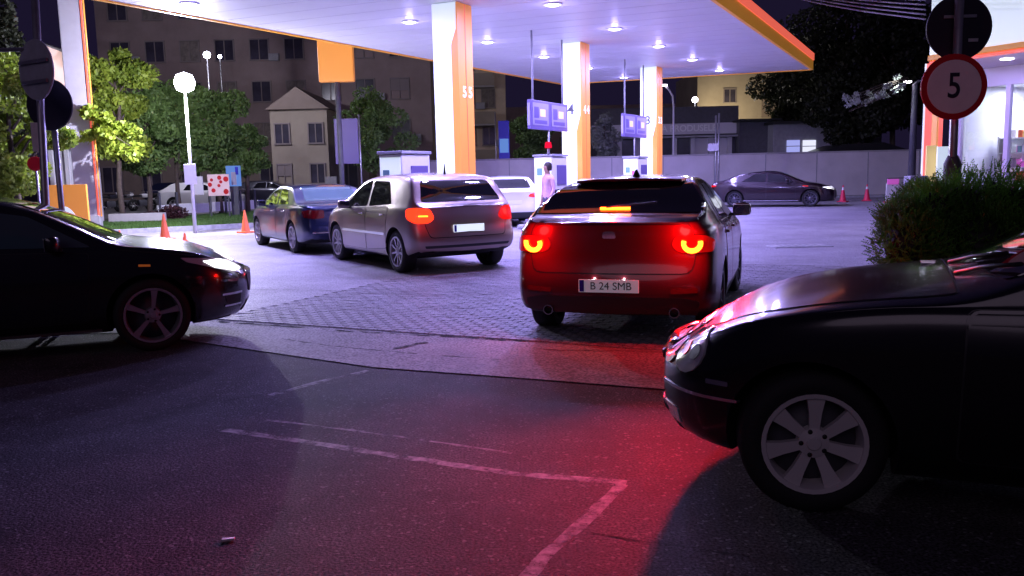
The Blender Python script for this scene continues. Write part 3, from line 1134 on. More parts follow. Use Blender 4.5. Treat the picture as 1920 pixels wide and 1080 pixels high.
def windows(t, m_f, m_p, cols, rows, w, h, y=-.02, name='window', lit=()):
    fme_ = B()
    fme_.box((0, -.03, h / 2 + .05), (w + .16, .12, .08))
    fme_.box((0, -.03, -h / 2 - .05), (w + .22, .18, .08))
    fme_.box((-w / 2 - .04, -.03, 0), (.08, .12, h + .04))
    fme_.box((w / 2 + .04, -.03, 0), (.08, .12, h + .04))
    fme_.box((0, -.03, 0), (.06, .08, h))
    fmm = fme_.mesh(name, m_f)
    pm_ = B().box((0, 0, 0), (w, .04, h)).mesh('pane', m_p)
    pl_ = B().box((0, 0, 0), (w, .04, h)).mesh('pane', M['lit_amber'])
    pc_ = B().box((0, 0, 0), (w, .04, h)).mesh('pane', M['curtain'])
    pb_ = B().box((0, -.02, h * .2), (w, .05, h * .6)).mesh('pane', M['frame'])
    ac_ = B().box((0, 0, 0), (.7, .35, .5), 0, .03).mesh('air_conditioner', M['grey'])
    k = 0
    for z in rows:
        for x in cols:
            o = link(name, fmm, t, (x, y, z))
            rr_ = (k * 7919 + int(x * 13)) % 10
            link('pane', pl_ if k in lit else (pc_ if rr_ in (1, 4) else pb_ if rr_ == 7 else pm_), o)
            if rr_ in (2, 6) and name == 'window':
                link('air_conditioner', ac_, o, (w / 2 + .45, -.25, -h / 2 + .1))
            k += 1


# left apartment block behind the trees
t, w, z1 = building('apartment_building', 'tall dim brown apartment block behind the lit trees, left of the canopy', 'building', (170, 800), (-60, -60), 62, M['mauve'], 12)
windows(t, M['frame'], M['win'], [-w / 2 + 1.6 + k * 2.45 for k in range(int(w / 2.45))], [1.9 + 2.9 * r_ for r_ in range(6)], 1.25, 1.35)
# pale lit gable building in front of it
t, w, z1 = building('pale_building', 'pale cream gabled house left of the nearest column', 'building', (505, 612), (205, 205), 52, M['cream'], 7)
B().prism([(-w / 2 - .2, -.3, z1), (w / 2 + .2, -.3, z1), (0, -.3, z1 + 1.3)], (0, 7.6, 0)).build('roof', M['brown'], t)
windows(t, M['frame'], M['win'], [-1.0, 1.0], [1.8, 4.2], .8, 1.1)
# balcony block right of the nearest column
t, w, z1 = building('apartment_building', 'narrow apartment block with stacked balconies right of the nearest column', 'building', (845, 945), (70, 70), 66, M['beige'], 12)
for k in range(4):
    zb = 2.4 + k * 2.8
    B().box((-w / 2 + 1.7, -.65, zb), (3.0, 1.3, .14)).build('balcony_slab', M['concrete'], t)
    B().box((-w / 2 + 1.7, -1.27, zb + .5), (3.0, .06, .9)).build('balcony_railing', M['cream'], t)
windows(t, M['frame'], M['win'], [-w / 2 + 1.2, w / 2 - 1.3], [1.6 + 2.8 * r_ for r_ in range(5)], .9, 1.3)
# hill of dark houses behind
t, w, z1 = building('dark_block', 'distant dark violet block with two small lit windows between columns 4 and 3', 'building', (940, 1300), (200, 195), 105, M['mauve'], 14)
windows(t, M['frame'], M['win'], [-7 + k * 2.9 for k in range(6)], [5.2, 8.0], 1.0, 1.1, lit=(2, 9))
# low shop building with a signboard
t, w, z1 = building('corner_shop', 'low violet lit shopfront with a long signboard behind the far wall', 'building', (1108, 1385), (202, 200), 50, M['dgrey'], 8)
zs = atY(1250, 243, 50).z
B().box((0, -.20, zs), (w, .25, .62), 0, .02).build('signboard', M['frame_w'], t)
B().box((0, -.33, zs - .45), (w + .3, .7, .10)).build('awning', M['grey'], t)
text('ALBA PRODUSELE', .50, M['sign_white'], 'sign_lettering', t, Matrix(((1, 0, 0, .9), (0, 0, -1, -.33), (0, 1, 0, zs + .02), (0, 0, 0, 1))), .01, .01)
for k in range(8):
    x = -w / 2 + .55 + k * (w - 1.1) / 7
    B().box((x, -.12, (zs - .5) / 2), (.26, .22, zs - .5)).build('pillar', M['frame_w'], t)
for k in range(7):
    x = -w / 2 + .55 + (k + .5) * (w - 1.1) / 7
    B().box((x, -.02, (zs - .5) / 2 + .1), ((w - 1.1) / 7 - .28, .04, zs - .75)).build('shop_window', M['win'] if k < 5 else M['frame_w'], t)
# yellow-lit house upper right
t, w, z1 = building('tall_house', 'beige house lit warm from below behind the far wall, right of column 3', 'building', (1308, 1480), (130, 130), 78, M['cream'], 10)
windows(t, M['frame'], M['win'], [-1.2], [8.0, 5.1], 1.0, 1.1)
B().box((2.6, -.1, 6.9), (1.9, .1, 1.8)).build('shutter', M['brown'], t)
lamp('facade_light', 'SPOT', (-3.2, -4.5, 4.6), 1600, (1.0, .82, .50), .3, t, R(120), 1.0, (R(112), 0, R(-25)))
# dark sheds between
t, w, z1 = building('dark_shed', 'dark violet shed wall right of the shopfront behind the far wall', 'building', (1387, 1452), (228, 228), 49, M['dgrey'], 6)
B().box((0, 2.6, z1 + .06), (w + .4, 6.8, .12)).build('roof', M['black'], t)
t, w, z1 = building('low_shed', 'low grey shed with two bright blue windows above the far wall', 'building', (1450, 1560), (232, 232), 48, M['grey'], 6)
B().box((0, 2.6, z1 + .06), (w + .5, 7.0, .12)).build('roof', M['black'], t)
for k, px in enumerate((1488, 1518)):
    p = atY(px, 274, 47.9)
    o = B().box((p.x - t.location.x, -.04, p.z), (.72, .04, .66)).build('lit_window', M['lit_blue' if k == 0 else 'lit_white'], t)
    B().box((p.x - t.location.x, -.07, p.z), (.80, .02, .04)).build('glazing_bar', M['frame_w'], o)
t = thing('carport', 'dark low pitched roof showing over the far wall on the right', 'roof', (atY(1625, 283, 45).x, 45, 0))
B().prism([(-2.3, 0, 2.3), (2.2, 0, 2.3), (.9, 0, 2.72), (-1.2, 0, 2.66)], (0, 4, 0)).build('roof', M['black'], t)
B().box((0, 3.9, 2.9), (4.8, .2, .8)).build('back_wall', M['grey'], t)
for x in (-2.0, 2.0): B().box((x, 2, 1.15), (.15, .15, 2.3)).build('post', M['dgrey'], t)

# poles and lamps on the right background
for k, px in enumerate((1341, 1347)):
    p0 = atY(px, 380, 40.3)
    tag(B().tube([(0, 0, 0), (0, 0, 4.0 + .1 * k)], .045, 8).build('signal_pole', M['galv'], None, (p0.x, 40.3 + k * .05, 0)),
        'thin grey pole in front of the far wall, %s of a close pair' % ('left' if k == 0 else 'right'), 'pole')
tag(box('wall_notice', (atY(1337, 275, 40.2).x, 40.15, atY(1337, 276, 40.15).z), (.5, .03, .34), M['frame_w'], None, 0, .005),
    'small pale notice plate fixed on the twin poles by the wall', 'sign')


def street_lamp(label, px, py, Y, energy, color, rad=.16, hr=None, arm=0.0, m='globe', white=False):
    p = atY(px, py, Y)
    t = thing('street_lamp', label, 'street lamp', (p.x, p.y, 0))
    B().tube([(0, 0, 0), (0, 0, p.z - rad)], [.06, .035], 8).build('lamp_post', M['white'] if white else M['black'], t)
    B().lathe([(0, -rad), (rad * .75, -rad * .7), (rad, 0), (rad * .75, rad * .7), (0, rad)], 16).build('lamp_globe', M[m], t, (0, 0, p.z))
    lamp('street_light', 'POINT', (p.x - .03, p.y - (.1 if white else .8), p.z - rad - .12), energy, color, .06, None)
    return t


street_lamp('brightest white street lamp on a slim pole left of the canopy', 346, 155, 25.4, 3000, (.80, .80, 1.0), .30, white=True)
sl = [o for o in bpy.data.objects if o.name.startswith('street_lamp')][-1]
p = atY(345, 327, 25.3)
B().box((0, -.07, p.z), (.36, .02, .60), 0, .01).build('notice_board', M['sign_white'], sl)
street_lamp('small white lamp on a thin post behind the trees, left of a fainter one', 388, 103, 45, 1300, (.85, .82, 1.0), .18)
street_lamp('fainter lamp just right of the small white lamp behind the trees', 412, 106, 47, 300, (.85, .82, 1.0), .10)
street_lamp('small bright lamp in front of the beige house wall', 1303, 187, 60, 700, (1.0, .93, .85), .2)
p = atY(1247, 160, 44)
t = thing('arched_lamp', 'curved lamp arm arching beside column 3', 'street lamp', (p.x, 44, 0))
q = atY(1263, 200, 44)
B().tube([(0, 0, p.z), ((q.x - p.x) * .5, 0, p.z - .25), ((q.x - p.x) * .9, 0, (p.z + q.z) / 2), (q.x - p.x, 0, q.z), (q.x - p.x, 0, 0)], .05, 8).build('lamp_arm', M['frame_w'], t)
B().box((-.1, 0, p.z), (.4, .14, .09), 0, .02).build('lamp_head', M['spark'], t)
p = atY(1716, 158, 34)
t = thing('lamp_post', 'tall dark post with a short curved arm left of the shop', 'street lamp', (p.x, 34, 0))
B().tube([(0, 0, 0), (0, 0, p.z), (.12, 0, p.z + .12), (.35, 0, p.z + .1), (.45, 0, p.z - .08)], [.16, .10, .06, .05, .05], 10).build('post', M['dgrey'], t)
B().box((-.3, 0, p.z + .1), (.25, .16, .08), 0, .02).build('lamp_head', M['spark'], t)
lamp('tree_light', 'POINT', (p.x - .9, 33.6, p.z - .1), 60, (.85, .95, 1.0), .08)

# ================================================================== TREES
def leaf_mesh(name, centers, radii, n, size, m, squash=.7, seed=0, shell=.55, narrow=.55):
    rg = np.random.default_rng(seed)
    centers = np.array(centers, float)
    radii = np.array(radii, float)
    idx = rg.integers(0, len(centers), n)
    d = rg.normal(size=(n, 3))
    d /= np.linalg.norm(d, axis=1)[:, None]
    rad = (shell + (1 - shell) * rg.random(n)) ** .8
    P = centers[idx] + d * rad[:, None] * radii[idx][:, None] * np.array([1, 1, squash])
    a = rg.normal(size=(n, 3)); a /= np.linalg.norm(a, axis=1)[:, None]
    b = np.cross(a, rg.normal(size=(n, 3))); b /= np.linalg.norm(b, axis=1)[:, None]
    s = size * (.6 + .8 * rg.random(n))[:, None]
    V = np.stack([P - a * s * .5, P + b * s * narrow * .5, P + a * s * .5, P - b * s * narrow * .5], 1).reshape(-1, 3)
    me = bpy.data.meshes.new(name)
    me.vertices.add(len(V)); me.vertices.foreach_set('co', V.ravel())
    me.loops.add(4 * n); me.loops.foreach_set('vertex_index', np.arange(4 * n))
    me.polygons.add(n); me.polygons.foreach_set('loop_start', np.arange(0, 4 * n, 4)); me.polygons.foreach_set('loop_total', np.full(n, 4))
    me.update(); me.validate()
    me.materials.append(m)
    return me


def tree(label, x, y, ztop, zlow, rad, m, seed, n=9000, size=.16, group=None, clumps=26, trunk=.12, name='tree', cat='tree'):
    t = thing(name, label, cat, (x, y, 0), 0, group)
    rg = random.Random(seed)
    zc = (ztop + zlow) / 2
    hz = (ztop - zlow) / 2
    cs, rs = [], []
    b = B()
    b.tube([(0, 0, 0), (rg.uniform(-.1, .1), 0, zlow * .6), (rg.uniform(-.2, .2), rg.uniform(-.2, .2), zc), (0, 0, ztop - hz * .4)], [trunk, trunk * .8, trunk * .5, trunk * .2], 8)
    for k in range(clumps):
        a = rg.uniform(0, 2 * math.pi)
        u = rg.uniform(-1, 1)
        rr = rad * math.sqrt(max(0, 1 - u * u * .9)) * rg.uniform(.25, .85)
        c = (math.cos(a) * rr, math.sin(a) * rr, zc + u * hz * .85)
        cs.append(c)
        rs.append(rad * rg.uniform(.22, .42))
        if k % 2 == 0: b.tube([(0, 0, max(zlow * .7, c[2] - rr * .8)), (c[0] * .5, c[1] * .5, c[2] - rr * .25), c], [trunk * .35, trunk * .2, .01], 5)
    b.build('trunk', M['bark'], t)
    link('crown', leaf_mesh('crown', cs, rs, n, size, m, .75, seed), t)
    return t


def tpx(px, pt, pl, Y):
    a = atY(px, pt, Y)
    return a.x, Y, a.z, atY(px, pl, Y).z


x, y, z1, z0 = tpx(205, 85, 300, 31)
tree('tall green tree just right of the station pylon, lime tipped below', x, y, z1, z0, 1.6, M['leaf_a'], 1, 12000, .17, 'trees behind the left car park')
x, y, z1, z0 = tpx(262, 170, 330, 34)
tree('grey green tree between the tall tree and the bright lamp', x, y, z1, z0, 1.7, M['leaf_b'], 2, 11000, .16, 'trees behind the left car park')
x, y, z1, z0 = tpx(320, 150, 330, 36)
tree('bluish tree standing directly behind the bright lamp', x, y, z1, z0, 2.0, M['leaf_b'], 3, 12000, .16, 'trees behind the left car park')
x, y, z1, z0 = tpx(400, 165, 330, 37)
tree('dark tree right of the bright lamp, above the flowered board', x, y, z1, z0, 1.9, M['leaf_b'], 4, 11000, .16, 'trees behind the left car park')
x, y, z1, z0 = tpx(455, 235, 330, 38)
tree('small dull tree above the blue poster', x, y, z1, z0, 1.2, M['leaf_b'], 5, 6000, .15, 'trees behind the left car park')
x, y, z1, z0 = tpx(700, 170, 320, 40)
tree('dark green tree under the canopy edge left of the nearest column', x, y, z1, z0, 1.9, M['leaf_b'], 6, 9000, .16)
x, y, z1, z0 = tpx(10, 100, 380, 22)
tree('bright green tree at the left edge behind the round signs', x, y, z1, z0, 1.5, M['leaf_a'], 7, 14000, .14)
x, y, z1, z0 = tpx(-60, -30, 330, 26)
tree('dark tree rising at the far left edge', x, y, z1, z0, 2.2, M['leaf_dark'], 8, 12000, .16)
x, y, z1, z0 = tpx(990, 205, 300, 48)
tree('olive tree behind the board at column 4', x, y, z1, z0, 1.6, M['leaf_b'], 9, 7000, .18)
x, y, z1, z0 = tpx(1133, 215, 298, 46)
tree('pale leafed tree between columns 4 and 3', x, y, z1, z0, 1.0, M['leaf_pale'], 10, 3500, .18)
for k, (px, pt, pl, Y, rr) in enumerate(((1500, 60, 245, 56, 2.9), (1590, -60, 240, 50, 4.0), (1680, 10, 235, 47, 3.2), (1610, 120, 262, 46, 2.6))):
    x, y, z1, z0 = tpx(px, pt, pl, Y)
    tree(['dark conifer-like tree right of the beige house', 'largest dark tree above the far wall', 'dark tree beside the tall lamp post', 'low dark tree over the carport roof'][k], x, y, z1, z0, rr, M['leaf_dark'], 20 + k, 16000, .26, 'dark trees beyond the far wall', 34, .2)
# leaves with lamplight put into their lime colour, plus an added fill
p = atY(212, 255, 26.5)
t = thing('lit_branch', 'leafy branch coloured lime yellow for lamplight right of the station pylon', 'branch', p)
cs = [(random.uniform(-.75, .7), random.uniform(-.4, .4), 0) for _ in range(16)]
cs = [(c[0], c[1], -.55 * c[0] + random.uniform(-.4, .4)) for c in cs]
link('leaves', leaf_mesh('leaves', cs, [.30] * 16, 1500, .15, M['leaf_lit'], .8, 31, .1, .8), t)
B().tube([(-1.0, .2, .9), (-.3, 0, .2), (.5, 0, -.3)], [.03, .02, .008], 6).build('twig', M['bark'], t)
lamp('branch_fill', 'POINT', (p.x - .9, p.y - .9, p.z + .2), 22, (1.0, .95, .55), .06)  # added fill for the leaves, no lamp known here
tt = thing('added_lantern', 'small lantern added beside the station pylon to light the leaves', 'lantern', (p.x - .9, p.y - .9, p.z + .2))  # made-up lantern giving the added branch fill a body
B().lathe([(0, -.06), (.05, -.03), (.05, .03), (0, .06)], 10).build('lantern_glass', M['spark'], tt)
B().tube([(0, 0, .06), (-.12, 0, .14), (-.3, 0, .14)], .012, 6).build('bracket', M['dgrey'], tt)
# pale twigs lit by the post lamp
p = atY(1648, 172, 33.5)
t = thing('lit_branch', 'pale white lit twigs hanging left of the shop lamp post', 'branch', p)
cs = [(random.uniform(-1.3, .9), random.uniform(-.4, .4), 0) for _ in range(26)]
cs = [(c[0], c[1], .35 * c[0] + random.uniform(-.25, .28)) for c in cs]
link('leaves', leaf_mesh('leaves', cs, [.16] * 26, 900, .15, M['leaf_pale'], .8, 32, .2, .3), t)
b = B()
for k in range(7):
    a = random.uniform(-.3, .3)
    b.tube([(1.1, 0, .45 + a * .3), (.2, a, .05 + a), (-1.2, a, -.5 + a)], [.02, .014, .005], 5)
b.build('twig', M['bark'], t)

# overhead wires
b = B()
for k in range(6):
    a = atY(1440 + k * 6, -18 - k * 6 + k * 3, 30)
    c = atY(1735, 36 - k * 9, 20)
    pts = [a.lerp(c, i / 10) - Vector((0, 0, .10 * math.sin(math.pi * i / 10))) for i in range(11)]
    pts = [pts[0] + (pts[0] - pts[-1]) * 1.0] + pts
    tag(B().tube(pts, .022, 5).build('overhead_wire', M['cable']), ['lowest', 'second lowest', 'third lowest', 'fourth lowest', 'second highest', 'highest'][k] + ' thin overhead wire crossing the dark sky at upper right', 'wire', 'overhead wires at upper right')

# ================================================================== LEFT SIDE: pylon, kiosk, car park
pp = at(172, 436)
t = thing('station_pylon', 'tall pale lilac station pylon with orange edge strip and grey plinth', 'pylon', (pp.x, pp.y, 0), R(14))
B().box((-.05, 0, 4.6), (.62, .34, 8.2), 0, .03).build('pylon_column', M['pylon'], t)
B().box((0, 0, .27), (.62, .44, .54), 0, .01).build('plinth', M['grey'], t)
B().box((.335, -.03, 4.6), (.03, .10, 8.2), 0, .008).build('edge_strip', M['orange_lit'], t)
B().box((.29, -.185, 4.6), (.05, .03, 8.2), 0, .008).build('edge_strip', M['fascia_red'], t)
p = atY(127, 348, 23.6)
q = atY(127, 428, 23.6)
t = thing('orange_board', 'salmon orange board with a white swoosh at the foot of the pylon', 'sign', (p.x, 23.6, 0), R(4))
wbd = (atY(162, 390, 23.6).x - atY(94, 390, 23.6).x)
B().box((0, 0, (p.z + q.z) / 2 - .1), (wbd, .10, p.z - q.z + .25), 0, .012).build('board_panel', M['orange_lit'], t)
sw = []
for k in range(11):
    u = k / 10
    sw.append((-.30 + .62 * u, -.056, p.z - .62 - .48 * u ** 1.4 + .18 * math.sin(math.pi * u)))
for k in range(10, -1, -1):
    u = k / 10
    sw.append((-.30 + .62 * u - .0, -.056, p.z - .62 - .48 * u ** 1.4 - .12 * math.sin(math.pi * u)))
B().prism(sw[:11] + sw[12:-1], (0, .004, 0)).build('swoosh', M['white_lit'], t)
B().box((-wbd / 2 + .1, .03, .2), (.06, .06, .4)).build('leg', M['dgrey'], t)
B().box((wbd / 2 - .1, .03, .2), (.06, .06, .4)).build('leg', M['dgrey'], t)
KY = 31.0
# pink kiosk wall behind
kx0, kx1 = atY(78, 200, KY), atY(160, 200, KY)
t = thing('kiosk', 'pink walled kiosk with sloping parapet left of the pylon', 'building', ((kx0.x + kx1.x) / 2, KY, 0))
w = kx1.x - kx0.x
za, zb = atY(78, 78, KY).z, atY(150, 112, KY).z
zc_ = atY(120, 214, KY).z
B().prism([(-w / 2, 0, zc_), (w / 2, 0, zc_), (w / 2, 0, zb), (-w / 2, 0, za)], (0, .8, 0)).build('pink_wall', M['pink'], t)
B().box((0, .4, zc_ / 2), (w - .1, .78, zc_ - .01)).build('lower_wall', M['frame_w'], t)
B().prism([(-w / 2 - .05, -.08, za + .01), (w / 2 + .05, -.08, zb + .01), (w / 2 + .05, -.08, zb + .08), (-w / 2 - .05, -.08, za + .08)], (0, .95, 0)).build('roof_edge', M['dgrey'], t)
for k in range(2):
    pz = atY(131, 222 + 18 * k, KY - .2)
    o = B().box((pz.x - t.location.x, -.12, pz.z), (.32, .12, .26), 0, .01).build('vent_box', M['sign_white'], t)
    B().box((pz.x - t.location.x, -.185, pz.z), (.18, .02, .16)).build('vent_grille', M['ink'], o)
pz = atY(125, 264, KY - .3)
B().box((0, -.2, pz.z), (w, .4, .42)).build('canopy_beam', M['mauve'], t)
for k in range(3):
    B().box((-w / 2 + .2 + k * w * .36, -.06, (pz.z - .3) / 2), (.14, .1, pz.z - .3)).build('pillar', M['frame_w'], t)
lamp('kiosk_fill', 'POINT', (kx0.x + .6, KY - 1.6, 5.6), 110, (1.0, .86, .80), .1)  # added fill for the pink wall and left tree, no fixture
# road signs at left
t = thing('sign_pole', 'leaning grey pole carrying the reversed round signs at left', 'sign pole', (atY(92, 500, 9.0).x, 9.0, 0))
pa = atY(68, 0, 9.0)
pb = atY(92, 500, 9.0)
px0 = pb.x
B().tube([(0, 0, 0), (pb.x - px0, 0, pb.z), (pa.x - px0, 0, pa.z + .3)], .038, 12).build('pole', M['galv'], t)
B().tube([(atY(60, 92, 9).x - px0, 0, atY(60, 92, 9).z), (-1.6, -.1, atY(60, 92, 9).z - .03)], .02, 8).build('cross_arm', M['galv'], t)


def disc(name, r, m, parent, c, yaw, th=.012, back=None, n=40):
    rot = Matrix.Translation(c) @ Matrix.Rotation(yaw, 4, 'Z') @ Matrix.Rotation(math.pi / 2, 4, 'X')
    return B().lathe([(0, -th), (r, -th), (r + .004, 0), (r, th), (0, th)], n, rot).build(name, m, parent, smooth=True, angle=30)


c = atY(68, 131, 8.9)
t = thing('round_sign', 'grey back of a round traffic sign on the left pole', 'traffic sign', (c.x, 8.9, c.z), R(-32))
disc('sign_plate', .30, M['sign_back'], t, (0, 0, 0), 0)
B().box((0, -.03, .08), (.52, .02, .035), 0, .004).build('clamp_rail', M['galv'], t)
B().box((0, -.03, -.12), (.46, .02, .035), 0, .004).build('clamp_rail', M['galv'], t)
c = atY(101, 196, 9.3)
t = thing('round_sign', 'dark round sign with square backing just behind the left pole', 'traffic sign', (c.x, 9.3, c.z), R(-10))
disc('sign_plate', .27, M['ink'], t, (-.05, 0, 0), 0)
B().box((-.12, .02, -.02), (.24, .015, .46), 0, .01).build('backing_plate', M['ink'], t)
B().tube([(-.06, .05, -.0), (-.06, .05, -c.z)], .03, 10).build('post', M['galv'], t)
c = atY(71, 257, 9.1)
o = B().box((0, 0, 0), (.13, .012, .30), 0, .004).build('white_plate', M['sign_white'], None, c)
tag(o, 'small white upright plate under the dark round sign at left', 'sign')
c = atY(66, 307, 16)
t = thing('round_sign', 'small dark red disc sign low at the left edge', 'traffic sign', (c.x, 16, c.z), R(20))
disc('sign_plate', .13, M['sign_red'], t, (0, 0, 0), 0)
B().tube([(0, .04, 0), (0, .04, -c.z)], .025, 8).build('post', M['galv'], t)
# tall lattice lamp mast leaning behind
# grass verge, kerb, car park
g0, g1 = at(190, 441), at(480, 426)
gb0, gb1 = at(190, 424), at(480, 402)
b = B()
b.prism([(g0.x - 6, g0.y - 1, 0), (g0.x, g0.y, 0), (g1.x, g1.y, 0), (g1.x + 2.5, g1.y + 1.2, 0), (gb1.x + 2.5, gb1.y + 1, 0), (gb0.x - 6, gb0.y, 0)], (0, 0, .13))
tag(b.build('grass_verge', M['soil']), kind='structure')
n = 26000
rg = np.random.default_rng(5)
u, v = rg.random(n), rg.random(n)
A = np.array([g0.x, g0.y]); Bv = np.array([g1.x, g1.y]); Cc = np.array([gb0.x, gb0.y]); Dd = np.array([gb1.x, gb1.y])
P = (A[None] * (1 - u)[:, None] + Bv[None] * u[:, None]) * (1 - v)[:, None] + (Cc[None] * (1 - u)[:, None] + Dd[None] * u[:, None]) * v[:, None]
a = rg.uniform(0, 6.28, n)
h = rg.uniform(.03, .09, n)
w_ = .012
V = np.zeros((n, 3, 3))
V[:, 0] = np.stack([P[:, 0] - np.cos(a) * w_, P[:, 1] - np.sin(a) * w_, np.full(n, .128)], 1)
V[:, 1] = np.stack([P[:, 0] + np.cos(a) * w_, P[:, 1] + np.sin(a) * w_, np.full(n, .128)], 1)
V[:, 2] = np.stack([P[:, 0] + rg.normal(0, .02, n), P[:, 1] + rg.normal(0, .02, n), .13 + h], 1)
me = bpy.data.meshes.new('grass')
me.vertices.add(3 * n); me.vertices.foreach_set('co', V.ravel())
me.loops.add(3 * n); me.loops.foreach_set('vertex_index', np.arange(3 * n))
me.polygons.add(n); me.polygons.foreach_set('loop_start', np.arange(0, 3 * n, 3)); me.polygons.foreach_set('loop_total', np.full(n, 3))
me.update(); me.validate(); me.materials.append(leafmat('grassblade', (.05, .13, .02), (.12, .24, .05), .4))
tag(link('grass', me), 'short green grass on the verge behind the orange cones', 'grass', kind='stuff')
sheet('car_park', [(gb0.x - 12, gb0.y + .2), (gb0.x, gb0.y), (gb1.x + 3, gb1.y + 1.1), (gb1.x + 6, 58), (gb0.x - 16, 58)], .008, M['asphalt_old'])
kb = B()
for (a_, c_) in ((g0, g1),):
    d_ = (c_ - a_).normalized()
    nrm = Vector((d_.y, -d_.x, 0))
    kb.prism([(a_.x, a_.y, 0), (c_.x, c_.y, 0), (c_.x, c_.y, .15), (a_.x, a_.y, .15)], nrm * .14)
tag(kb.build('kerb', M['kerb']), kind='structure')
# low white wall panels with posts
pan = B().box((0, 0, 0), (.98, .08, .40), 0, .01).mesh('panel', M['sign_white'])
fa, fb = at(300, 413), at(478, 401)
t = thing('low_fence', 'low fence of white panels and dark posts behind the verge', 'fence', (fa.x, fa.y, 0), math.atan2(fb.y - fa.y, fb.x - fa.x))
L_ = (fb - fa).length
nn_ = 6
for k in range(nn_):
    link('panel', pan, t, ((k + .5) * L_ / nn_, 0, .40 + .02 * (k % 2)))
    link('panel', pan, t, ((k + .5) * L_ / nn_, 0, .40)) if False else None
ps = B().box((0, 0, .55), (.09, .09, 1.1), 0, .01).mesh('post', M['dgrey'])
for k in range(nn_ + 1): link('post', ps, t, (k * L_ / nn_, -.05, 0))
# grey low wall + brown bush at left of the fence
p = at(222, 430)
tag(B().box((0, 0, .22), (1.9, .25, .45), 0, .02).build('low_wall', M['concrete'], None, (p.x - .2, p.y + 2.0, 0), R(8)), 'short grey concrete wall between pylon and brown shrub', 'wall')
p = at(275, 424)
t = thing('brown_shrub', 'low maroon brown shrub behind the verge, left of the fence', 'shrub', (p.x, p.y + 1.6, 0))
link('foliage', leaf_mesh('foliage', [(-.5, 0, .2), (0, 0, .28), (.5, 0, .35), (.2, .2, .4)], [.4] * 4, 3500, .08, leafmat('mar', (.03, .012, .015), (.10, .03, .04)), .7, 3), t)
B().tube([(0, 0, 0), (0, 0, .5)], .03, 6).build('stem', M['bark'], t)
# boards
p = atY(410, 347, 33)
t = thing('flower_board', 'pink and white board with dark red rose blots behind the fence', 'board', (p.x, 33, 0))
B().box((0, 0, p.z), (.82, .06, .82), 0, .01).build('board_panel', M['pink'], t)
for k, (x, z) in enumerate(((-.25, .2), (.05, .28), (.3, .22), (.02, -.02), (-.2, -.2), (.28, -.25), (.1, .12), (-.32, .02))):
    disc('rose_print', .06 + .02 * (k % 3), M['sign_red'], t, (x, -.034, p.z + z), 0, .003, n=10)
for x in (-.35, .35): B().box((x, 0, (p.z - .41) / 2), (.05, .05, p.z - .41)).build('leg', M['dgrey'], t)
p = atY(438, 330, 34)
t = thing('poster_stand', 'glowing light blue poster stand behind the fence', 'poster', (p.x, 34, 0))
B().box((0, 0, p.z), (.56, .10, .80), 0, .01).build('lit_panel', M['lit_poster'], t)
B().box((.02, -.056, p.z - .1), (.2, .01, .5), 0, .004).build('bottle_print', M['poster_w'], t)
B().box((.15, -.056, p.z + .2), (.12, .01, .3), 0, .004).build('print', M['eu'], t)
B().box((0, 0, (p.z - .4) / 2), (.3, .08, p.z - .4)).build('foot', M['dgrey'], t)
p = atY(370, 348, 33)
tag(B().box((0, 0, p.z), (.45, .06, .70), 0, .01).build('pale_board', M['frame_w'], None, (p.x, 33, 0)), 'plain pale board left of the rose board', 'board')
# pavement building base behind (low facade)
t, w, z1 = building('ground_floor_block', 'low dim shop row behind the left car park', 'building', (165, 690), (287, 287), 57, M['brown'], 4)
windows(t, M['frame'], M['win'], [-w / 2 + 1.5 + k * 2.6 for k in range(int(w / 2.6))], [1.7], 1.2, 1.6, name='shop_window')
# orange lantern sign and blue banner under the canopy's left edge
p = atY(630, 108, 31)
t = thing('orange_sign', 'orange lit box sign on a pole, below the canopy edge left of the nearest column', 'sign', (p.x, 31, 0))
B().box((0, 0, p.z + .1), (1.25, .3, 1.9), 0, .06).build('sign_box', M['orange_lit'], t)
B().tube([(0, .0, 0), (0, 0, p.z - .85)], .09, 10).build('pole', M['dgrey'], t)
p = atY(650, 265, 33)
t = thing('blue_banner', 'pale blue violet banner below the orange sign', 'banner', (p.x, 33, 0))
B().box((0, 0, p.z), (.9, .05, 1.7), 0, .01).build('banner_cloth', M['poster_v'], t)
B().tube([(.5, 0, 0), (.5, 0, p.z + 1)], .03, 8).build('pole', M['galv'], t)
p = atY(945, 262, 44)
t = thing('blue_banner', 'tall blue lit banner right of the nearest column', 'banner', (p.x, 44, 0))
B().box((0, 0, p.z), (.55, .05, 1.9), 0, .01).build('banner_cloth', M['eu'], t)
B().box((0, -.03, p.z - .3), (.45, .01, .7), 0, .004).build('banner_print', M['lit_poster'], t)
B().tube([(-.42, 0, 0), (-.42, 0, p.z + 1.4)], .03, 8).build('pole', M['galv'], t)


def cone(label, px, py, h=.68, m='cone', group='orange traffic cones', band=False):
    p = at(px, py)
    t = thing('traffic_cone', label, 'traffic cone', (p.x, p.y, .01), random.uniform(0, 1.5), group)
    B().box((0, 0, .02), (.34 * h / .68 + .04, .34 * h / .68 + .04, .04), 0, .012).build('base', M[m], t)
    B().lathe([(.12 * h / .68 + .01, .04), (.02, h), (0, h + .003)], 20).build('cone_body', M[m], t, smooth=True)
    if band:
        for a_, b_ in ((.30, .50), (.68, .86)):
            B().lathe([(.13 - .11 * a_ + .004, h * a_), (.13 - .11 * b_ + .004, h * b_)], 20).build('white_band', M['cone_w'], t, smooth=True)


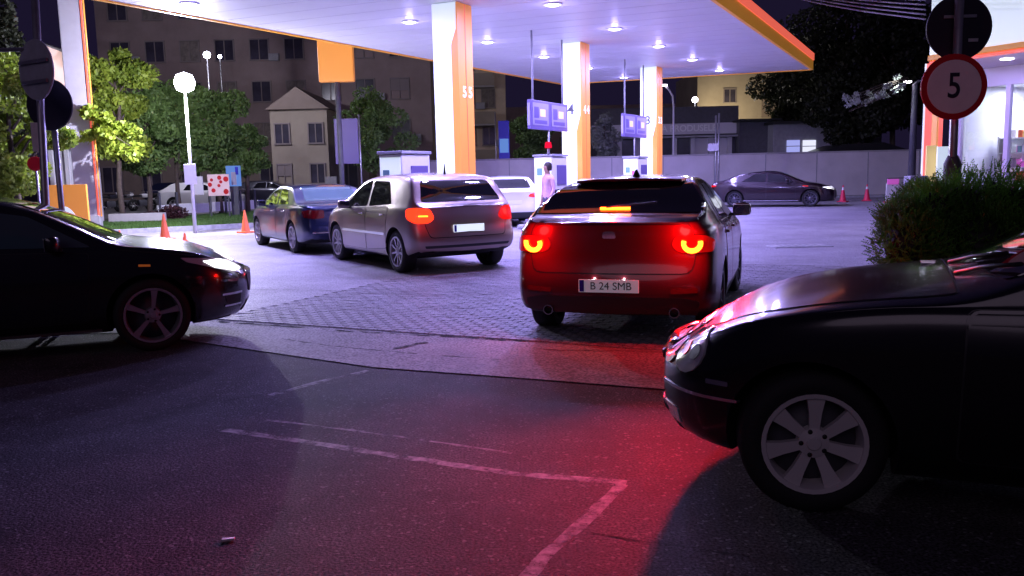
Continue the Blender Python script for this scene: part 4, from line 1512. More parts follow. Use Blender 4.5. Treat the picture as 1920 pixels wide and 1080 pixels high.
cone('orange cone in front of the verge, left of the lamp pole', 310, 450, .68)
cone('orange cone beside the dark blue car', 461, 437, .66)
cone('short orange stub just right of the lamp pole foot', 347, 454, .22, group='low orange marker stubs')
cone('short orange stub at the pylon end of the verge', 225, 447, .22, group='low orange marker stubs')
cone('red and white cone nearest the black car at the far wall', 1580, 379, .72, 'cone_r', 'red and white cones', True)
cone('red and white cone farther right along the far wall', 1625, 377, .72, 'cone_r', 'red and white cones', True)
p = at(1672, 380)
t = thing('barrier_board', 'red and white folding board right of the striped cones', 'board', (p.x, p.y, 0))
B().box((0, 0, .42), (.50, .10, .72), .0, .015).build('board_panel', M['cone_w'], t)
B().box((0, -.055, .86), (.46, .08, .22), .0, .01).build('top_panel', M['magenta'], t)
B().box((0, 0, .03), (.56, .3, .06), .0, .015).build('foot', M['cone_r'], t)
B().box((.1, -.05, 1.0), (.7, .1, .04), .0, .01).build('rail', M['dgrey'], t)


# ================================================================== SHOP on the right
th_s = math.atan2(-.89, .45)
c0 = atY(1742, 120, 21.5)
t = thing('station_shop', 'brightly lit glass fronted station shop with white and orange fascia at right', 'building', (c0.x, c0.y, 0), th_s)
SM = Matrix.Translation((c0.x, c0.y, 0)) @ Matrix.Rotation(th_s, 4, 'Z')
SI = SM.inverted()


def on_plane(px, py, ly):
    """where the pixel's ray meets the shop's local plane y = ly (local coordinates)"""
    o = SI @ Vector((0, 0, CAMZ))
    d = SI.to_3x3() @ ray(px, py)
    return o + d * ((ly - o.y) / d.y)


zf = on_plane(1870, 91, 0).z
LX = 11.0
B().box((LX / 2, .15, zf + .95), (LX, .3, 1.75), 0, .01).build('fascia_panel', M['white_lit'], t)
B().box((LX / 2, .13, zf), (LX + .02, .36, .13), 0, .01).build('fascia_stripe', M['fascia'], t)
B().box((LX / 2, .15, zf - .10), (LX, .30, .05), 0, .01).build('red_stripe', M['fascia_red'], t)
GY = 2.6
zg = on_plane(1870, 161, GY).z
g0x = on_plane(1797, 250, GY).x
B().prism([(0, .31, zf - .11), (LX, .31, zf - .11), (LX, GY + .4, zf - .11), (g0x, GY + .4, zf - .11)], (0, 0, .1)).build('soffit', M['ceiling'], t)
B().box(((g0x + LX) / 2, GY + .06, (zg + zf - .12) / 2), (LX - g0x, .12, zf - zg - .12)).build('lintel', M['frame_w'], t)
B().box(((g0x + LX) / 2, GY + .05, zg / 2 + .1), (LX - g0x - .1, .02, zg - .2)).build('window_pane', M['pane'], t)
mx_ = on_plane(1889, 250, GY).x
for k in range(5):
    x = (g0x + .05, mx_, mx_ + 1.6, mx_ + 3.2, LX)[k]
    B().box((x, GY, zg / 2), (.12, .12, zg)).build('mullion', M['frame_w'], t)
B().box(((g0x + LX) / 2, GY - .01, .22), (LX - g0x, .1, .44)).build('plinth', M['frame_w'], t)
B().box((g0x - .06, GY + 2.6, zf / 2), (.12, 5.2, zf - .12)).build('side_wall', M['frame_w'], t)
B().box(((g0x + LX) / 2, GY + 5.1, zf / 2), (LX - g0x, .2, zf - .1)).build('back_wall', M['shop_in'], t)
B().box(((g0x + LX) / 2, GY + 2.6, .02), (LX - g0x - .1, 4.9, .04)).build('shop_floor', M['shop_in'], t)
B().box(((g0x + LX) / 2, GY + 2.6, zg + .15), (LX - g0x - .1, 4.9, .06)).build('shop_ceiling', M['shop_in'], t)
for k in range(5):
    for j in range(2):
        B().box((g0x + .9 + k * 1.9, GY + 1.2 + j * 2.2, zg + .105), (1.3, .5, .02)).build('ceiling_panel', M['lit_white'], t)
for k in range(4):
    lamp('shop_light', 'AREA', (g0x + 1.0 + k * 2.3, GY + 2.0, zg + .05), 150, (.72, .76, 1.0), 1.2, t)
for k in range(4):
    lamp('soffit_light', 'AREA', (1.2 + k * 2.7, 1.2, zf - .16), 80, LC, .4, t)
    B().lathe([(0, -.03), (.14, -.02), (.15, 0)], 16).build('soffit_lamp', M['lamp'], t, (1.2 + k * 2.7, 1.2, zf - .112))
B().box((.05, .2, (zf - .1) / 2), (.30, .30, zf - .12), 0, .02).build('corner_pillar', M['fascia_red'], t)
B().box((.22, .03, (zf - .1) / 2), (.16, .06, zf - .12), 0, .01).build('corner_pillar', M['orange_lit'], t)
B().box((-.13, .2, (zf - .1) / 2), (.05, .3, zf - .12), 0, .01).build('corner_pillar', M['white_lit'], t)
lpw = SM @ Vector((g0x + .42, GY + 2.5, .045))
EXTRA = (lpw, th_s + math.pi / 2)
pal = ['magenta', 'yellow', 'white', 'white', 'sign_white', 'teal', 'cone', 'poster_w', 'poster_w', 'eu']
for k in range(5):
    lp = SM @ Vector((g0x + 1.78 + k * 2.3, GY + 1.6, .045))
    rz_ = th_s
    if k == 4: lp, rz_ = EXTRA
    s_ = thing('shelf_unit', ['white shelf unit of packets nearest the shop corner', 'white shelf unit of packets in the middle of the shop', 'white shelf unit of packets right of the middle one in the shop', 'white shelf unit of packets at the far right of the shop', 'white shelf unit of packets along the end wall of the shop'][k], 'shelf', lp, rz_, 'shelf units inside the shop')
    B().box((0, .2, 1.1), (2.2, .05, 2.2)).build('back_panel', M['shop_in'], s_)
    for j in range(6):
        B().box((0, 0, .15 + j * .4), (2.2, .38, .03)).build('shelf', M['white'], s_)
        xk = -1.05
        while xk < .95:
            ww = random.uniform(.10, .26)
            hh = random.uniform(.14, .3)
            if random.random() < .8:
                B().box((xk + ww / 2, -.05, .167 + j * .4 + hh / 2), (ww - .012, .2, hh), 0, .004).build('packet', M[random.choice(pal)], s_)
            xk += ww
B().box(((g0x + LX) / 2 + .3, GY + 2.0, 2.62), (LX - g0x - 1.2, .06, .30)).build('header_band', M['lit_blue'], t)
for k in range(4): B().box(((g0x + LX) / 2, GY + 4.95, 1.7 + k * .5), (LX - g0x - .4, .05, .05)).build('wall_rail', M['grey'], t)
# things in front of the shop
p = atY(1770, 300, 17.8)
o = B().box((0, 0, p.z - .1), (.30, .05, .75), 0, .01).build('notice_panel', M['white_lit'], None, (p.x, 17.8, 0)); tag(o, 'upright white notice panel in front of the shop corner', 'sign')
B().box((0, .03, (p.z - .45) / 2), (.06, .04, p.z - .45)).build('leg', M['dgrey'], o)
p = atY(1746, 300, 18.1)
o = B().box((0, 0, p.z - .15), (.22, .06, .9), 0, .01).build('yellow_panel', M['yellow'], None, (p.x, 18.1, 0)); tag(o, 'yellow panel between the notice panel and the pale box', 'sign')
B().box((0, .03, (p.z - .6) / 2), (.06, .04, max(.1, p.z - .6))).build('leg', M['dgrey'], o)
p = atY(1718, 318, 17.2)
o = B().box((0, 0, .66), (.36, .3, 1.32), 0, .02).build('service_box', M['poster_w'], None, (p.x, 17.2, 0)); tag(o, 'pale blue white service box left of the yellow panel', 'cabinet')
B().box((0, -.155, 1.0), (.26, .01, .4)).build('door', M['lit_blue'], o)

# ================================================================== PERSON at the pump
pz_ = atY(1027, 345, 20.6)
per = thing('person', 'person in a pale pink top standing beside the pump at column 4', 'person', (pz_.x, 20.6, .01), R(-60))


def skin(name, pts, edges, radii, m, parent, root_i=0):
    me = bpy.data.meshes.new(name)
    me.from_pydata(pts, edges, [])
    o = bpy.data.objects.new('tmp', me)
    col.objects.link(o)
    o.modifiers.new('k', 'SKIN')
    for i_, r_ in enumerate(radii):
        v_ = me.skin_vertices[0].data[i_]
        v_.radius = r_ if isinstance(r_, tuple) else (r_, r_)
        v_.use_root = (i_ == root_i)
    q_ = o.modifiers.new('s', 'SUBSURF')
    q_.levels = 2
    dg = bpy.context.evaluated_depsgraph_get()
    dg.update()
    r2 = bpy.data.meshes.new_from_object(o.evaluated_get(dg))
    col.objects.unlink(o)
    bpy.data.objects.remove(o)
    r2.materials.clear()
    for mm in (m if isinstance(m, list) else [m]): r2.materials.append(mm)
    r2.shade_smooth()
    r2.name = name
    return link(name, r2, parent)


M['skin'] = mat('skin', (0.50, 0.30, 0.23), 0.55)
M['hair'] = mat('hair', (0.03, 0.02, 0.02), 0.6)
M['top'] = mat('top', (0.72, 0.45, 0.55), 0.8, var=.15, vs=9)
M['jeans'] = mat('jeans', (0.06, 0.07, 0.16), 0.85, var=.2, vs=9)
P_ = [(0, 0, .93), (0, 0, 1.10), (0, .01, 1.28), (0, .01, 1.42), (0, 0, 1.50), (0, -.015, 1.58), (0, -.02, 1.66), (0, -.015, 1.73),
      (.19, .01, 1.40), (.24, .02, 1.13), (.22, -.10, .90), (.21, -.13, .82), (-.19, .01, 1.40), (-.25, .03, 1.13), (-.24, -.02, .88), (-.24, -.04, .80),
      (.10, 0, .86), (.11, -.02, .50), (.11, .01, .09), (.12, -.13, .04), (-.10, 0, .86), (-.12, .02, .50), (-.12, .04, .09), (-.13, -.10, .04)]
E_ = [(0, 1), (1, 2), (2, 3), (3, 4), (4, 5), (5, 6), (6, 7), (3, 8), (8, 9), (9, 10), (10, 11), (3, 12), (12, 13), (13, 14), (14, 15),
      (0, 16), (16, 17), (17, 18), (18, 19), (0, 20), (20, 21), (21, 22), (22, 23)]
Rr = [(.15, .11), (.13, .10), (.16, .11), (.15, .09), .055, .075, .092, .07, .06, .045, .035, .032, .06, .045, .035, .032, .085, .06, .042, .035, .085, .06, .042, .035]
body = skin('body', P_, E_, Rr, [M['skin'], M['top'], M['jeans'], M['hair']], per)
for p_ in body.data.polygons:
    z_ = p_.center.z
    p_.material_index = 1 if (.94 < z_ < 1.47 and (abs(p_.center.x) < .32) and not (z_ < 1.0 and abs(p_.center.x) > .19)) else (2 if z_ < .95 and abs(p_.center.x) < .19 and z_ > .08 else (3 if z_ < .08 else 0))
B().lathe([(0, 1.80), (.06, 1.785), (.098, 1.73), (.104, 1.67), (.09, 1.60), (.07, 1.585)], 16, Matrix.Translation((0, .015, -.005))).build('hair', M['hair'], per, smooth=True)
for sd_ in (1, -1):
    base = P_[11] if sd_ > 0 else P_[15]
    for f_ in range(5):
        a_ = (-.03 + .015 * f_) if f_ < 4 else -.04
        ln_ = (.07, .08, .078, .062, .05)[f_]
        x_ = base[0] + sd_ * 0.0
        y_ = base[1] + a_
        B().tube([(x_, y_, base[2]), (x_, y_ - .008, base[2] - ln_ * .5), (x_ - sd_ * .01, y_ - (.03 if f_ == 4 else .0), base[2] - ln_)], [.011, .0095, .007], 6).build('finger', M['skin'], per)
B().lathe([(0, -.012), (.012, 0), (0, .02)], 8, Matrix.Translation((0, -.112, 1.665)) @ Matrix.Rotation(R(90), 4, 'X')).build('nose', M['skin'], per)
for sd_ in (1, -1): B().box((sd_ * .032, -.098, 1.69), (.022, .01, .010), 0, .003).build('eye', M['ink'], per)
B().box((0, -.098, 1.625), (.045, .01, .010), 0, .003).build('mouth', M['sign_red'], per)

# ================================================================== SPEED SIGN
sp = atY(1785, 330, 8.35)
pt = atY(1806, -40, 8.2)
t = thing('sign_pole', 'grey steel pole carrying the speed limit sign at right', 'sign pole', (sp.x, 8.35, 0))
B().tube([(0, 0, 0), (0, 0, sp.z), (pt.x - sp.x, -.10, pt.z)], .04, 14).build('pole', M['galv'], t)
B().tube([(0, 0, 0), (0, 0, sp.z + .12), (0, 0, sp.z + .2)], [.085, .08, .045], 14).build('pole_sleeve', M['dgrey'], t)
c = atY(1788, 163, 8.22)
t = thing('speed_sign', 'round speed limit 5 sign with dark red rim', 'traffic sign', (c.x, 8.22, c.z), R(-4))
disc('sign_plate', .302, M['sign_red'], t, (0, 0, 0), 0)
disc('sign_face', .245, M['sign_white'], t, (0, -.014, 0), 0, .003)
text('5', .33, M['ink'], 'sign_digit', t, Matrix(((1, 0, 0, -.002), (0, 0, -1, -.019), (0, 1, 0, .0), (0, 0, 0, 1))) @ Matrix.Scale(.82, 4, (1, 0, 0)), .001, .003)
c = atY(1798, 52, 8.36)
t = thing('round_sign', 'dark back of a round sign above the speed limit sign', 'traffic sign', (c.x, 8.36, c.z), R(-4))
disc('sign_plate', .302, M['ink'], t, (0, 0, 0), 0)
B().box((0, -.02, .1), (.3, .015, .03), 0, .004).build('clamp_rail', M['galv'], t)
B().box((.13, -.016, -.12), (.09, .006, .03), .0, .001).build('maker_label', M['sign_back'], t)

# ================================================================== BUSH
bx = atY(1800, 400, 7.6)
t = thing('juniper_bush', 'dense dark green juniper bush behind the black saloon bonnet', 'bush', (0, 0, 0))
blobs = []
for (px, py, Y, r_) in ((1700, 460, 7.2, .30), (1690, 415, 7.4, .20), (1745, 400, 7.5, .30), (1800, 395, 7.6, .36), (1860, 390, 7.7, .38), (1925, 400, 7.7, .38), (1990, 400, 7.7, .4),
                        (1750, 470, 7.3, .36), (1830, 460, 7.3, .4), (1910, 470, 7.3, .4), (1720, 372, 7.8, .12), (2060, 420, 7.7, .4), (1800, 470, 8.2, .5), (1950, 480, 8.2, .5), (1735, 540, 7.5, .45), (1850, 560, 7.5, .5), (1980, 560, 7.5, .5)):
    c = atY(px, py, Y)
    blobs.append((c, r_))
VV, FF = [], []
rb = random.Random(3)
for k in range(13000):
    c, r_ = rb.choice(blobs)
    d = Vector((rb.gauss(0, 1), rb.gauss(0, 1), rb.gauss(0, 1))).normalized()
    st = c + d * r_ * rb.uniform(.55, 1.0)
    g_ = (d * .55 + Vector((rb.gauss(0, .35), rb.gauss(0, .35), rb.uniform(.05, .75)))).normalized()
    ln = rb.uniform(.05, .13)
    sd = g_.orthogonal().normalized()
    ot = g_.cross(sd)
    for j in range(7):
        f = j / 6
        q = st + g_ * ln * f
        for sg in (-1, 1):
            a = (sd * sg + ot * rb.uniform(-.8, .8) + g_ * 1.1).normalized()
            l2 = rb.uniform(.016, .034) * (1.15 - f * .6)
            wv = g_.cross(a).normalized() * .0056
            n0 = len(VV)
            VV += [q - wv, q + wv, q + a * l2]
            FF.append((n0, n0 + 1, n0 + 2))
me = bpy.data.meshes.new('foliage')
me.from_pydata([tuple(v) for v in VV], [], FF)
me.materials.append(M['leaf_bush'])
link('foliage', me, t)
bb = B()
for c, r_ in blobs[:13]: bb.tube([(c.x * .5 + bx.x * .5 + .2, 7.7, 0), (c.x * .8 + bx.x * .2, c.y, c.z * .5), tuple(c)], [.03, .02, .008], 6)
bb.build('stem', M['bark'], t)
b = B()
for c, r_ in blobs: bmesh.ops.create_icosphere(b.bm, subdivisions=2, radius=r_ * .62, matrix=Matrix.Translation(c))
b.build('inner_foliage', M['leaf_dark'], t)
b = B()
b.box((5.9, 8.1, .1), (4.6, 2.4, .2), 0, .03)
tag(b.build('planting_bed', M['soil']), kind='structure')

# ================================================================== CARS
# ---- dark red hatchback, centre
th = R(90 - 18)
root = thing('red_hatchback', 'dark red hatchback with brake lights lit in the middle of the forecourt', 'car')
sp_m = dict(L=4.46, W=1.80, r=.33, arch=.372, axles=(.83, 3.55), paint=M['p_mazda'], crown=[(0, .012), (.8, .014), (1.3, .055), (4.5, .05)], k=.62, shoulder=.055, bow=.07, blackz=.34,
            top=[(0, 1.07), (.10, 1.105), (.22, 1.12), (.30, 1.145), (1.0, 1.395), (1.3, 1.44), (1.8, 1.455), (2.35, 1.42), (2.75, 1.26), (3.25, 1.03), (3.5, .98), (4.2, .82), (4.46, .70)],
            belt=[(0, 1.01), (.4, 1.04), (1.2, 1.0), (3.2, .93), (4.1, .79), (4.46, .68)],
            half=[(0, .79), (.08, .845), (.25, .885), (.7, .90), (3.6, .90), (4.1, .86), (4.35, .76), (4.46, .66)],
            bot=[(0, .27), (.4, .22), (.8, .19), (3.6, .19), (4.46, .24)],
            rear=[(.2, .10), (.32, .03), (.45, .0), (.56, .0), (.66, .05), (.8, .06), (.95, .03), (1.06, .0), (1.2, .05), (1.5, .1)],
            front=[(.2, .06), (.45, .0), (.7, .05), (.9, .1)])
c = Car(sp_m, root)
root.scale = (1.035,) * 3
place(root, (.83 * 1.035, .88 * 1.035), at(1012, 609), th)
c.wheels(10, 'alloy_dark', R(-4), (.008, .014), lugs=False)
c.back('rear_window', [(-.81, 1.13), (.81, 1.13), (.58, 1.385), (-.58, 1.385)], M['glass'], .006, .04)
sb = B()
sb.prism([(1.15, -.52, 1.405), (.90, -.50, 1.388), (.86, -.30, 1.40), (.85, 0, 1.405), (.86, .30, 1.40), (.90, .50, 1.388), (1.15, .52, 1.405)], (0, 0, .022))
sb.build('rear_spoiler', M['p_mazda'], root)
c.back('tailgate_gap', [(-.70, .62), (.70, .62), (.74, .9), (.66, 1.09), (-.66, 1.09), (-.74, .9)], M['black'], .0015, .08, skirt=False)
c.back('tailgate', [(-.69, .63), (.69, .63), (.73, .9), (.65, 1.08), (-.65, 1.08), (-.73, .9)], M['p_mazda'], .006, .08)
c.back('bumper_lower', [(-.72, .25), (.72, .25), (.76, .40), (.60, .43), (-.60, .43), (-.76, .40)], M['plastic'], .01, .03)
for sd in (1, -1):
    lens = c.patch('tail_light', [(0, sd * .52, .885), (0, sd * .56, .95), (0, sd * .80, .955), (.2, sd * .86, .90), (.15, sd * .85, .81), (0, sd * .62, .80), (0, sd * .55, .83)], (1, -sd * .25, 0), M['lens_dim'], .012, None, .03, .04)
    # glowing U-shaped ring standing on the lens
    cy, cz = sd * .70, .885
    pts = []
    for k in range(15):
        a = R(165) + R(212) * k / 14
        y_, z_ = cy + .072 * math.cos(a), cz + .064 * math.sin(a)
        h, nn = c.hit((0, y_, z_), (1, -sd * .25, 0))
        pts.append(h - Vector((1, 0, 0)) * .026)
    B().tube(pts, .021, 8).build('brake_ring', M['brake'], lens)
    cz_h, _ = c.hit((0, cy, cz), (1, 0, 0))
    lamp('brake_light', 'POINT', (cz_h.x - .17, cy * .95, cz + .04), (24 if sd < 0 else 15), (1.0, .004, .004), .05, root)
    lamp('brake_beam', 'SPOT', (cz_h.x - .10, cy, cz), (1500 if sd < 0 else 330), (1.0, .002, .006), .06, root, R(74), 1.0, (R(98), 0, R(90)))
    c.back('bumper_reflector', [(sd * .52, .46), (sd * .74, .47), (sd * .74, .51), (sd * .52, .495)], M['lens_red'], .008, .01, None, .05)
    ex = B()
    hx, _ = c.hit((0, sd * .55, .30), (1, 0, 0))
    ex.lathe([(.036, 0), (.045, 0), (.045, .16), (.036, .16)], 20, Matrix.Translation((hx.x - .05, sd * .55, .30)) @ Matrix.Rotation(math.pi / 2, 4, 'Y'), True)
    ex.build('exhaust_pipe', M['chrome'], root, smooth=True)
    c.back('light_strip', [(sd * .3, .94), (sd * .3, .945), (sd * .2, .945), (sd * .2, .94)], M['chrome'], .008, .001) if False else None
hx, _ = c.hit((0, 0, 1.125), (1, 0, 0))
h3, _ = c.hit((0, 0, 1.165), (1, 0, 0))
B().box((h3.x - .03, .02, 1.168), (.02, .27, .022), 0, .005).build('high_brake_light', M['brake'], root)
lamp('high_brake_glow', 'POINT', (h3.x - .12, .02, 1.17), 2.2, (1.0, .01, .006), .03, root)
B().box((h3.x - .06, -.13, 1.20), (.02, .45, .016), R(0), .004, Matrix.Rotation(R(-5), 3, 'X')).build('rear_wiper', M['black'], root)
c.plate(.0, .525, True, False, 'B 24 SMB')
for sd in (1, -1): lamp('plate_light', 'POINT', (-.065, sd * .13, .592), .16, (.9, .95, 1.0), .01, root)
c.back('badge', [(-.06, .93), (.06, .93), (.05, .99), (-.05, .99)], M['chrome'], .010, .02)
c.side('side_window', [(1.32, 1.04), (2.0, 1.01), (2.02, 1.36), (1.55, 1.35)], M['glass'], .004, .04)
c.side('side_window', [(2.06, 1.01), (2.95, .99), (2.98, 1.04), (2.40, 1.32), (2.08, 1.355)], M['glass'], .004, .03)
c.side('front_door', [(2.02, .34), (3.08, .34), (3.05, .96), (2.04, .99)], M['p_mazda'], .004, .04, gap=.012)
c.side('rear_door', [(1.28, .40), (1.99, .34), (2.0, .99), (1.10, 1.01), (1.15, .7)], M['p_mazda'], .004, .04, gap=.012)
c.mirrors(2.82, .99)
c.handles((1.35, 2.25), .90)
c.patch('windscreen', [(3.1, -.66, 1.07), (3.1, .66, 1.07), (2.5, .54, 1.36), (2.5, -.54, 1.36)], (-1, 0, 0), M['glass'], .005, None, .04)
for sd in (1, -1): c.patch('headlight', [(4.3, sd * .45, .68), (4.3, sd * .78, .72), (4.1, sd * .84, .76), (4.3, sd * .5, .76)], (-1, -sd * .3, 0), M['lens_clear'], .008, None, .02)
B().lathe([(0, 0), (.04, .0), (.01, .07), (0, .07)], 8).build('roof_antenna', M['black'], root, (1.35, 0, 1.438))

# ---- silver MPV
th = R(121)
root = thing('silver_car', 'silver grey high hatchback with its left tail light glowing, left of the red car', 'car')
sp_s = dict(L=4.20, W=1.78, r=.325, arch=.37, axles=(.72, 3.36), paint=M['p_silver'], crown=[(0, .02), (.38, .02), (.7, .05), (4.5, .05)], k=.36, shoulder=.045, bow=.07, blackz=.0,
            top=[(0, 1.02), (.06, 1.05), (.14, 1.10), (.42, 1.42), (.60, 1.48), (1.4, 1.52), (2.2, 1.48), (2.7, 1.28), (3.25, 1.03), (3.45, .98), (4.0, .84), (4.20, .70)],
            belt=[(0, .97), (.3, 1.02), (1.2, .99), (3.1, .92), (3.9, .80), (4.20, .68)],
            half=[(0, .80), (.08, .85), (.25, .88), (.6, .89), (3.4, .89), (3.85, .85), (4.10, .74), (4.20, .64)],
            bot=[(0, .34), (.3, .26), (.7, .20), (3.5, .20), (4.20, .24)],
            rear=[(.2, .12), (.34, .03), (.48, .0), (.60, .01), (.66, .06), (.85, .07), (1.0, .05), (1.2, .06), (1.5, .10)],
            front=[(.2, .06), (.45, .0), (.7, .05), (.9, .1)])
c = Car(sp_s, root)
root.scale = (1.05,) * 3
place(root, (.72 * 1.05, .84 * 1.05), at(748, 511), th)
c.wheels(9, 'alloy', 0, (.012, .018), lugs=False)
c.back('rear_window', [(-.68, 1.08), (.68, 1.08), (.57, 1.39), (-.57, 1.39)], M['glass'], .006, .05)
c.back('tailgate_gap', [(-.64, .55), (.64, .55), (.70, .8), (.70, 1.04), (-.70, 1.04), (-.70, .8)], M['black'], .0015, .06, skirt=False)
c.back('tailgate', [(-.63, .56), (.63, .56), (.69, .8), (.69, 1.03), (-.69, 1.03), (-.69, .8)], M['p_silver'], .006, .06)
c.back('plate_recess', [(-.34, .60), (.34, .60), (.31, .76), (-.31, .76)], M['p_silver'], .004, .03)
for sd in (1, -1):
    lens = c.patch('tail_light', [(0, sd * .56, .84), (0, sd * .64, .99), (.1, sd * .82, 1.00), (.32, sd * .86, .98), (.30, sd * .86, .84), (.1, sd * .80, .77), (0, sd * .66, .77)], (1, -sd * .8, 0), M['lens_redhot'] if sd > 0 else M['lens_redlit'], .012, None, .05, .05)
    hh, nn = c.hit((.05, sd * .72, .88), (1, -sd * .8, 0))
    if sd > 0: B().box(tuple(hh + Vector((-.022, sd * .018, 0))), (.02, .17, .02), R(-38), .006).build('bulb_strip', M['brake'], lens)
    lamp('tail_glow', 'POINT', tuple(hh + Vector((-.14, sd * .12, 0))), 3.0, (1, .015, .01), .05, root)
c.plate(.0, .68, True, True)
c.back('bumper_insert', [(-.70, .40), (.70, .40), (.72, .44), (-.72, .44)], M['plastic'], .004, .01)
c.side('side_window', [(.92, 1.05), (1.85, 1.0), (1.88, 1.40), (1.25, 1.39)], M['glass'], .004, .04)
c.side('side_window', [(1.95, 1.0), (2.95, .97), (2.45, 1.30), (2.18, 1.38), (1.97, 1.41)], M['glass'], .004, .04)
c.side('front_door', [(1.92, .30), (3.0, .30), (2.98, .94), (1.94, .98)], M['p_silver'], .004, .04, gap=.012)
c.side('rear_door', [(1.08, .36), (1.89, .30), (1.90, .98), (1.0, 1.0), (1.06, .7)], M['p_silver'], .004, .04, gap=.012)
c.side('door_trim', [(1.1, .56), (2.95, .56), (2.95, .60), (1.1, .60)], M['chrome'], .014, .006)
c.mirrors(2.7, .97)
c.handles((1.2, 2.1), .88)
c.patch('windscreen', [(3.1, -.64, 1.07), (3.1, .64, 1.07), (2.4, .54, 1.42), (2.4, -.54, 1.42)], (-1, 0, 0), M['glass'], .005, None, .04)
B().lathe([(0, 0), (.02, .0), (.006, .16), (0, .16)], 8).build('roof_antenna', M['black'], root, (.72, 0, 1.485))
for sd in (): B().tube([(.55, sd * .60, 1.44), (.7, sd * .61, 1.50), (2.0, sd * .62, 1.52), (2.15, sd * .62, 1.46)], .014, 6).build('roof_rail', M['alloy'], root)

# ---- navy saloon
sedan_top = [(0, .94), (.06, .99), (.3, 1.02), (.62, 1.03), (.80, 1.08), (1.35, 1.36), (1.6, 1.40), (2.2, 1.42), (2.6, 1.38), (3.0, 1.20), (3.45, .99), (3.65, .96), (4.25, .84), (4.55, .70)]


def sedan(paintm, L=4.55, top=None, W=1.80, r=.325, front=None, half=None, belt=None, **kw):
    d = dict(L=L, W=W, r=r, arch=r + .043, axles=(.98, L - .86), paint=paintm, crown=[(0, .03), (.8, .02), (1.2, .02), (1.6, .05), (4.8, .05)], k=.38, shoulder=.055, bow=.07, blackz=0,
             top=top or sedan_top,
             belt=belt or [(0, .90), (.5, .97), (1.5, .96), (3.4, .91), (L - .3, .80), (L, .68)],
             half=half or [(0, .78), (.08, .83), (.3, .88), (.7, .90), (L - .9, .90), (L - .4, .86), (L - .12, .76), (L, .66)],
             bot=[(0, .30), (.4, .22), (.9, .19), (L - .9, .19), (L, .22)],
             rear=[(.2, .08), (.35, .01), (.5, .0), (.62, .04), (.8, .06), (1.0, .05)],
             front=front or [(.2, .06), (.45, .0), (.7, .04), (.9, .1)])
    d.update(kw)
    return d


th = R(121)
root = thing('navy_saloon', 'dark navy blue saloon parked ahead of the silver car', 'car')
c = Car(sedan(M['p_navy']), root)
place(root, (.98, .85), at(552, 474), th)
c.wheels(7, 'alloy', 0, (.014, .022), lugs=False)
c.back('rear_window', [(-.62, 1.07), (.62, 1.07), (.52, 1.36), (-.52, 1.36)], M['glass_teal'], .006, .05)
c.back('boot_lid', [(-.68, .60), (.68, .60), (.64, .93), (-.64, .93)], M['p_navy'], .006, .05)
for sd in (1, -1):
    c.patch('tail_light', [(0, sd * .50, .74), (0, sd * .50, .90), (.1, sd * .80, .91), (.3, sd * .86, .88), (.2, sd * .86, .76), (0, sd * .70, .73)], (1, -sd * .5, 0), M['lens_red'], .01, None, .03, .05)
c.plate(0, .72)
c.side('side_window', [(1.25, 1.01), (2.05, .99), (2.08, 1.32), (1.62, 1.31)], M['glass'], .004, .04)
c.side('side_window', [(2.12, .99), (3.15, .96), (2.62, 1.27), (2.14, 1.32)], M['glass'], .004, .04)
c.side('front_door', [(2.1, .32), (3.2, .32), (3.18, .93), (2.1, .96)], M['p_navy'], .004, .04, gap=.012)
c.side('rear_door', [(1.38, .36), (2.07, .32), (2.07, .96), (1.2, .97), (1.3, .7)], M['p_navy'], .004, .04, gap=.012)
c.mirrors(2.95, .96)
c.handles((1.5, 2.3), .86, m=M['chrome'])
c.patch('windscreen', [(3.35, -.66, 1.02), (3.35, .66, 1.02), (2.7, .54, 1.33), (2.7, -.54, 1.33)], (-1, 0, 0), M['glass'], .005, None, .04)
c.back('bumper_trim', [(-.75, .44), (.75, .44), (.75, .47), (-.75, .47)], M['chrome'], .004, .008)

# ---- white hatch at the pumps
th = R(98)
root = thing('white_hatchback', 'white hatchback waiting at the pump beyond the silver car', 'car')
sp_w = dict(sp_m)
sp_w.update(paint=M['white_paint'], L=4.3, axles=(.8, 3.4), top=[(0, 1.02), (.1, 1.06), (.2, 1.10), (.75, 1.42), (1.0, 1.46), (1.7, 1.48), (2.3, 1.44), (2.75, 1.26), (3.2, 1.03), (3.4, .98), (4.05, .82), (4.3, .70)],
            belt=[(0, .98), (.4, 1.02), (1.2, 1.0), (3.1, .93), (4.0, .79), (4.3, .68)], half=[(0, .80), (.08, .86), (.25, .89), (.7, .90), (3.5, .90), (3.95, .86), (4.2, .76), (4.3, .66)], blackz=.3)
c = Car(sp_w, root)
place(root, (0, 0), (.08, 24.6), th)
c.wheels(5, 'alloy', lugs=False)
c.back('rear_window', [(-.58, 1.12), (.58, 1.12), (.5, 1.38), (-.5, 1.38)], M['glass'], .006, .05)
c.back('bumper_lower', [(-.7, .28), (.7, .28), (.74, .44), (-.74, .44)], M['plastic'], .008, .03)
for sd in (1, -1):
    c.patch('tail_light', [(0, sd * .45, .88), (0, sd * .5, .96), (.1, sd * .8, 1.0), (.3, sd * .86, .98), (.2, sd * .86, .86), (0, sd * .6, .85)], (1, -sd * .4, 0), M['lens_redlit'], .01, None, .03, .06)
c.plate(0, .72)
c.side('side_window', [(1.3, 1.04), (2.0, 1.02), (2.02, 1.37), (1.5, 1.36)], M['glass'], .004, .04)
c.side('side_window', [(2.06, 1.02), (2.95, 1.0), (2.4, 1.33), (2.08, 1.37)], M['glass'], .004, .04)
c.mirrors(2.8, 1.0)

